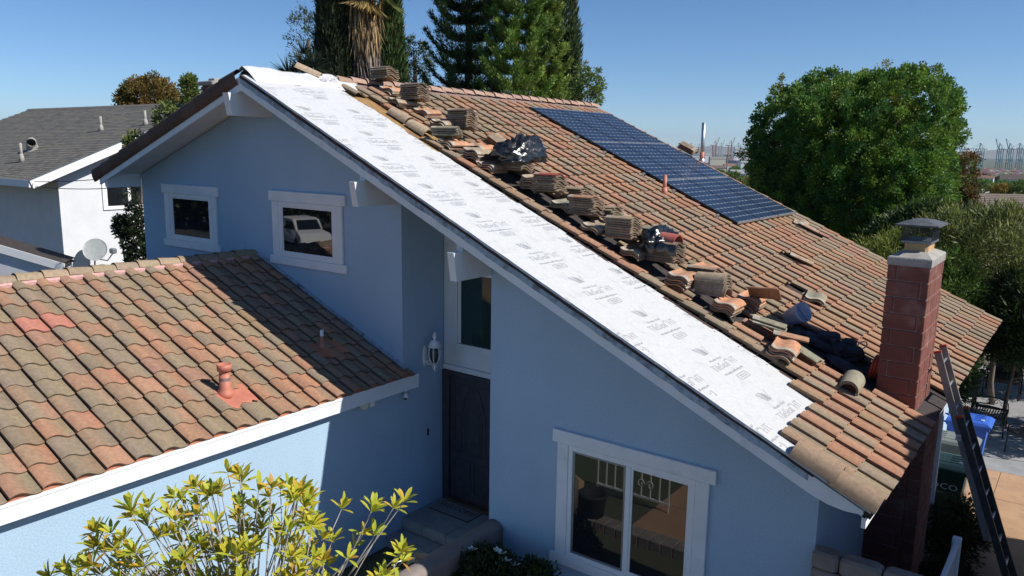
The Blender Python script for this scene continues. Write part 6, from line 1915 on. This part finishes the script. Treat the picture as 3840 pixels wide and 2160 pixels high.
o = link('hillside_scrub', quads_mesh('hillside_scrub', np.concatenate(Vs), np.concatenate(Cs), M['leaf'])); tag(o, 'scrub and trees covering the slope down to the port', 'scrub', kind='stuff')
# pole on the slope
q0 = at(2725, 640, 200)
b = MB(); b.tube([(q0.x, q0.y, q0.z - 8), (q0.x, q0.y, at(2725, 578, 200).z)], .14, 7); b.bar((q0.x - .9, q0.y, at(2725, 583, 200).z), (q0.x + .9, q0.y, at(2725, 583, 200).z), .12); tag(b.build('utility_pole', M['bark'], None, origin=(q0.x, q0.y, q0.z - 8)), 'dark utility pole on the slope beyond the solar panels', 'pole')

# roof with antenna at the far right
q = at(3625, 726, 55)
fr = thing('house', (q.x + 8, q.y + 6, q.z - 4), 'brown tiled far house with tv antenna at the right picture edge', 'house')
ux = Vector((math.cos(R(34)), math.sin(R(34)), 0)); uy = Vector((-ux.y, ux.x, 0))
O = Vector((q.x, q.y, q.z)) - ux * 2.5
dn = (-uy * .92 + Vector((0, 0, -.40))).normalized()
nn = ux.cross(-dn).normalized(); nn = nn if nn.z > 0 else -nn
b = MB(); P = [O, O + ux * 22, O + ux * 22 + dn * 7, O + dn * 7]; b.poly(P); b.poly([O, O + uy * 6 + Vector((0, 0, -2.4)), O + ux * 22 + uy * 6 + Vector((0, 0, -2.4)), O + ux * 22]); rfo = b.build('roof', pm('far_brown_roof', (.20, .155, .125), (.17, .135, .11), 2, .9), fr)
for k in range(26):
    b = MB(); a = O + dn * (.05 + k * .265); b.rings([[tuple(a), tuple(a + nn * .05), tuple(a + dn * .25 + nn * .075), tuple(a + dn * .25)], [tuple(a + ux * 22), tuple(a + ux * 22 + nn * .05), tuple(a + ux * 22 + dn * .25 + nn * .075), tuple(a + ux * 22 + dn * .25)]], True, True); b.build('tile_course', rfo.data.materials[0], rfo)
b = MB(); c0 = O + dn * 7 + uy * .5; b.poly([c0 - Vector((0, 0, .2)), c0 + ux * 22 - Vector((0, 0, .2)), c0 + ux * 22 - Vector((0, 0, 5)), c0 - Vector((0, 0, 5))]); b.build('wall', M['nwall'], fr)
an = thing('tv_antenna', at(3722, 760, 55.5), 'thin white tv antenna on the brown roof at the right', 'antenna')
b = MB(); m0 = at(3738, 800, 55.2); m1 = at(3732, 690, 55.4)
b.tube([at(3735, 770, 55.4), at(3733, 735, 55.4)], .025, 5); b.build('mast', M['white'], an)
b = MB(); a0, a1 = at(3680, 712, 55), at(3704, 736, 55); b.tube([a0, a1], .022, 5); b.tube([at(3671, 712, 55), at(3693, 710, 55)], .02, 5); b.tube([at(3663, 726, 55), at(3710, 720, 55)], .02, 5); b.tube([at(3692, 731, 55), at(3710, 727, 55)], .02, 5); b.tube([at(3703, 739, 55), at(3815, 731, 55)], .02, 5)
b.build('elements', M['white'], an)
v0 = at(3707, 812, 52)
cv = thing('flue', v0, 'grey capped round flue on the brown roof at the right', 'flue')
b = MB(); b.lathe([(.28, -.6), (.28, .1)], 14, T=v0); b.build('pipe', M['rubber'], cv)
b = MB(); b.lathe([(.36, .10), (.36, .16), (.26, .17), (.24, .40), (.36, .42), (.34, .50), (.1, .54)], 14, T=v0); b.build('cap', M['greymetal'], cv)

# cranes
def crane(px, dep, ygirder, scale, mat, label, boom_up=False, flip=1, house=True):
    q = at(px, ygirder, dep); g = q.z; z0 = -70.0
    t = thing('harbour_crane', (q.x, q.y, z0), label, 'crane', 'cranes in the far port')
    ex = RT.copy(); ex.z = 0; ex.normalize(); ex *= flip; ey = Vector((-ex.y, ex.x, 0)) 
    O = Vector((q.x, q.y, 0)); s = scale; hh = g
    P = lambda x, y, z: O + ex * x * s + ey * y * s + Vector((0, 0, z))
    b = MB(); w = 2.7 * s
    for x in (-9, 9):
        for y in (-8, 8):
            bb = MB(); bb.bar(P(x, y, z0), P(x, y, hh), w); bb.build('leg', mat, t)
    for x in (-9, 9): b.bar(P(x, -8, z0 + (hh - z0) * .45), P(x, 8, z0 + (hh - z0) * .45), w * .8)
    for y in (-8, 8):
        b.bar(P(-9, y, z0 + (hh - z0) * .28), P(9, y, z0 + (hh - z0) * .28), w); b.bar(P(-9, y, z0 + (hh - z0) * .28), P(9, y, hh), w * .5)
    b.build('cross_beam', mat, t)
    b = MB(); b.bar(P(-26, 0, hh), P(10, 0, hh), w * 1.5, w * 1.2)
    if boom_up: b.bar(P(10, 0, hh), P(26, 0, hh + 46 * s), w * 1.2, w)
    else: b.bar(P(10, 0, hh), P(52, 0, hh), w * 1.3, w)
    b.build('boom', mat, t)
    b = MB(); ap = 27 * s
    b.bar(P(8, -4, hh), P(6, 0, hh + ap), w * .8); b.bar(P(8, 4, hh), P(6, 0, hh + ap), w * .8); b.bar(P(-8, 0, hh), P(6, 0, hh + ap), w * .6)
    b.build('a_frame', mat, t)
    b = MB()
    tip = P(26, 0, hh + 46 * s) if boom_up else P(48, 0, hh)
    b.bar(P(6, 0, hh + ap), tip, w * .3); b.bar(P(6, 0, hh + ap), P(-24, 0, hh), w * .35)
    if not boom_up: b.bar(P(6, 0, hh + ap), P(28, 0, hh), w * .3)
    b.build('stay', mat, t)
    if house:
        b = MB(); c = P(-14, 0, hh + 3.5 * s)
        b.bbox(-7 * s, 7 * s, -4 * s, 4 * s, -2.8 * s, 3 * s, .4 * s, M=rot_cols(ex, ey, (0, 0, 1)), T=c); b.build('machine_house', M['housewhite'], t)
TE, RD, GY = M['steel_teal'], M['steel_red'], M['steel_grey']
for i, (px, up_) in enumerate(((3612, False), (3680, False), (3752, True), (3790, True), (3828, False), (3875, False))):
    crane(px, 4500, 559, 1.28, TE, ['teal crane with lowered boom beside the round tree flank', 'second teal crane from the round tree with lowered boom', 'teal crane with the left raised boom at the far right', 'teal crane with the right raised boom at the far right', 'teal crane right of the raised booms', 'teal crane cut by the right picture edge'][i], up_, -1)
crane(2680, 5200, 545, 1.15, RD, 'left of two rust brown cranes with raised boom', True, 1)
crane(2738, 5200, 545, 1.15, RD, 'right of two rust brown cranes with raised boom', True, 1)
crane(2702, 5400, 550, 1.0, GY, 'grey crane between the two rust brown ones', True, 1, False)
crane(2588, 5400, 552, 1.1, GY, 'pale crane left in the far port with lowered boom', False, 1)
crane(2625, 5600, 553, 1.0, GY, 'pale crane behind the tall vent pipe', False, -1)
crane(2772, 5600, 548, .9, TE, 'dark teal crane nearest the round tree in the left port gap', False, -1)
# containers
CC = [((.35, .08, .07), 'red'), ((.10, .13, .25), 'navy blue'), ((.45, .20, .10), 'orange'), ((.60, .60, .58), 'white'), ((.42, .14, .20), 'magenta'), ((.18, .10, .09), 'brown'), ((.50, .36, .10), 'yellow'), ((.12, .22, .20), 'green')]
CMs = [pm('container_' + n.replace(' ', '_'), c, rough=.7) for c, n in CC]
b0 = []
for m in CMs:
    b = MB(); b.bbox(-6.1, 6.1, -1.2, 1.2, 0, 2.6, .08)
    for k in range(14): b.box(-5.6 + k * .84, -5.3 + k * .84, -1.24, -1.2, .25, 2.35)
    b0.append(b.mesh('container', m))
exx = RT.copy(); exx.z = 0; exx.normalize(); rc = rot_cols(exx, (-exx.y, exx.x, 0), (0, 0, 1))
rr = random.Random(31)
def containers(px0, px1, deps, maxh, where):
    for dep in deps:
        px = px0
        while px < px1:
            h = rr.choice((1, 2, 3, 3, maxh)); q = at(px, 640, dep)
            for lv in range(h):
                j = rr.choices(range(8), [4, 3, 2, 2, 2, 3, 1, 1])[0]
                tag(link('shipping_container', b0[j], None, (q.x, q.y, -70 + lv * 2.62), rc), CC[j][1] + ' shipping container among the stacks ' + where, 'container', CC[j][1] + ' containers ' + where)
            px += 12.6 / dep * 2943.8 + (0 if rr.random() < .75 else 8)
containers(3595, 3850, (3150, 3600, 4150), 4, 'in the far right port')
containers(2560, 2850, (4600,), 4, 'in the far left port')
# container ship behind the left quay
sh = thing('container_ship', at(2700, 600, 5000), 'dark container ship hull lying among the far left cranes', 'ship')
q = at(2690, 600, 5000); b = MB(); b.rings([[tuple(Vector((q.x, q.y, -69)) + exx * x * .96 + Vector((-exx.y, exx.x, 0)) * y) for x, y in ((-150, -14), (130, -14), (155, 0), (130, 14), (-150, 14))], [tuple(Vector((q.x, q.y, -52)) + exx * x + Vector((-exx.y, exx.x, 0)) * y) for x, y in ((-150, -16), (130, -16), (165, 0), (130, 16), (-150, 16))]], True, True); b.build('hull', pm('ship_blue', (.04, .06, .12), rough=.6), sh)
for k in range(12):
    b = MB(); b.bbox(-10, 10, -14, 14, 0, 9 + (k * 5 % 7), .5, M=rc, T=Vector((q.x, q.y, -52)) + exx * (-135 + k * 22)); b.build('container_bay', CMs[k % 8], sh)
# hills
b = MB(); n = 90; rows = []
for j, (dep, f) in enumerate(((19000, 0), (20500, .55), (22500, 1), (24500, .7))):
    row = []
    for i in range(n + 1):
        px = -2500 + 9500 * i / n
        q = at(px, 575, dep)
        hgt = .55 * (90 + 110 * abs(math.sin(i * .23 + 1)) + 70 * math.sin(i * .61 + j) + 40 * math.sin(i * 1.7)) * 1.35
        row.append((q.x, q.y, -70 + max(20, hgt) * f * 1.55))
    rows.append(b.add(row))
for j in range(3):
    for i in range(n):
        b.f.append((rows[j] + i, rows[j] + i + 1, rows[j + 1] + i + 1, rows[j + 1] + i)); b.sm.append(True)
tag(b.build('hills', pm('hill_brown', (.16, .14, .10), (.20, .17, .12), .0006, .95), None, origin=at(1920, 575, 20000)), kind='structure')
# ================================================================== haze
hz = MB(); hz.box(-34000, 34000, -34000, 34000, -75, 700)
mh = bpy.data.materials.new('haze_air'); mh.use_nodes = True; nt = mh.node_tree
nt.nodes.remove(nt.nodes['Principled BSDF'])
pv = nt.nodes.new('ShaderNodeVolumePrincipled')
pv.inputs['Color'].default_value = (.60, .80, 1.0, 1); pv.inputs['Density'].default_value = 2.2e-5; pv.inputs['Anisotropy'].default_value = .2
nt.links.new(pv.outputs[0], nt.nodes['Material Output'].inputs['Volume'])
o = hz.build('haze', mh); tag(o, kind='stuff')
scene.cycles.volume_bounces = 0
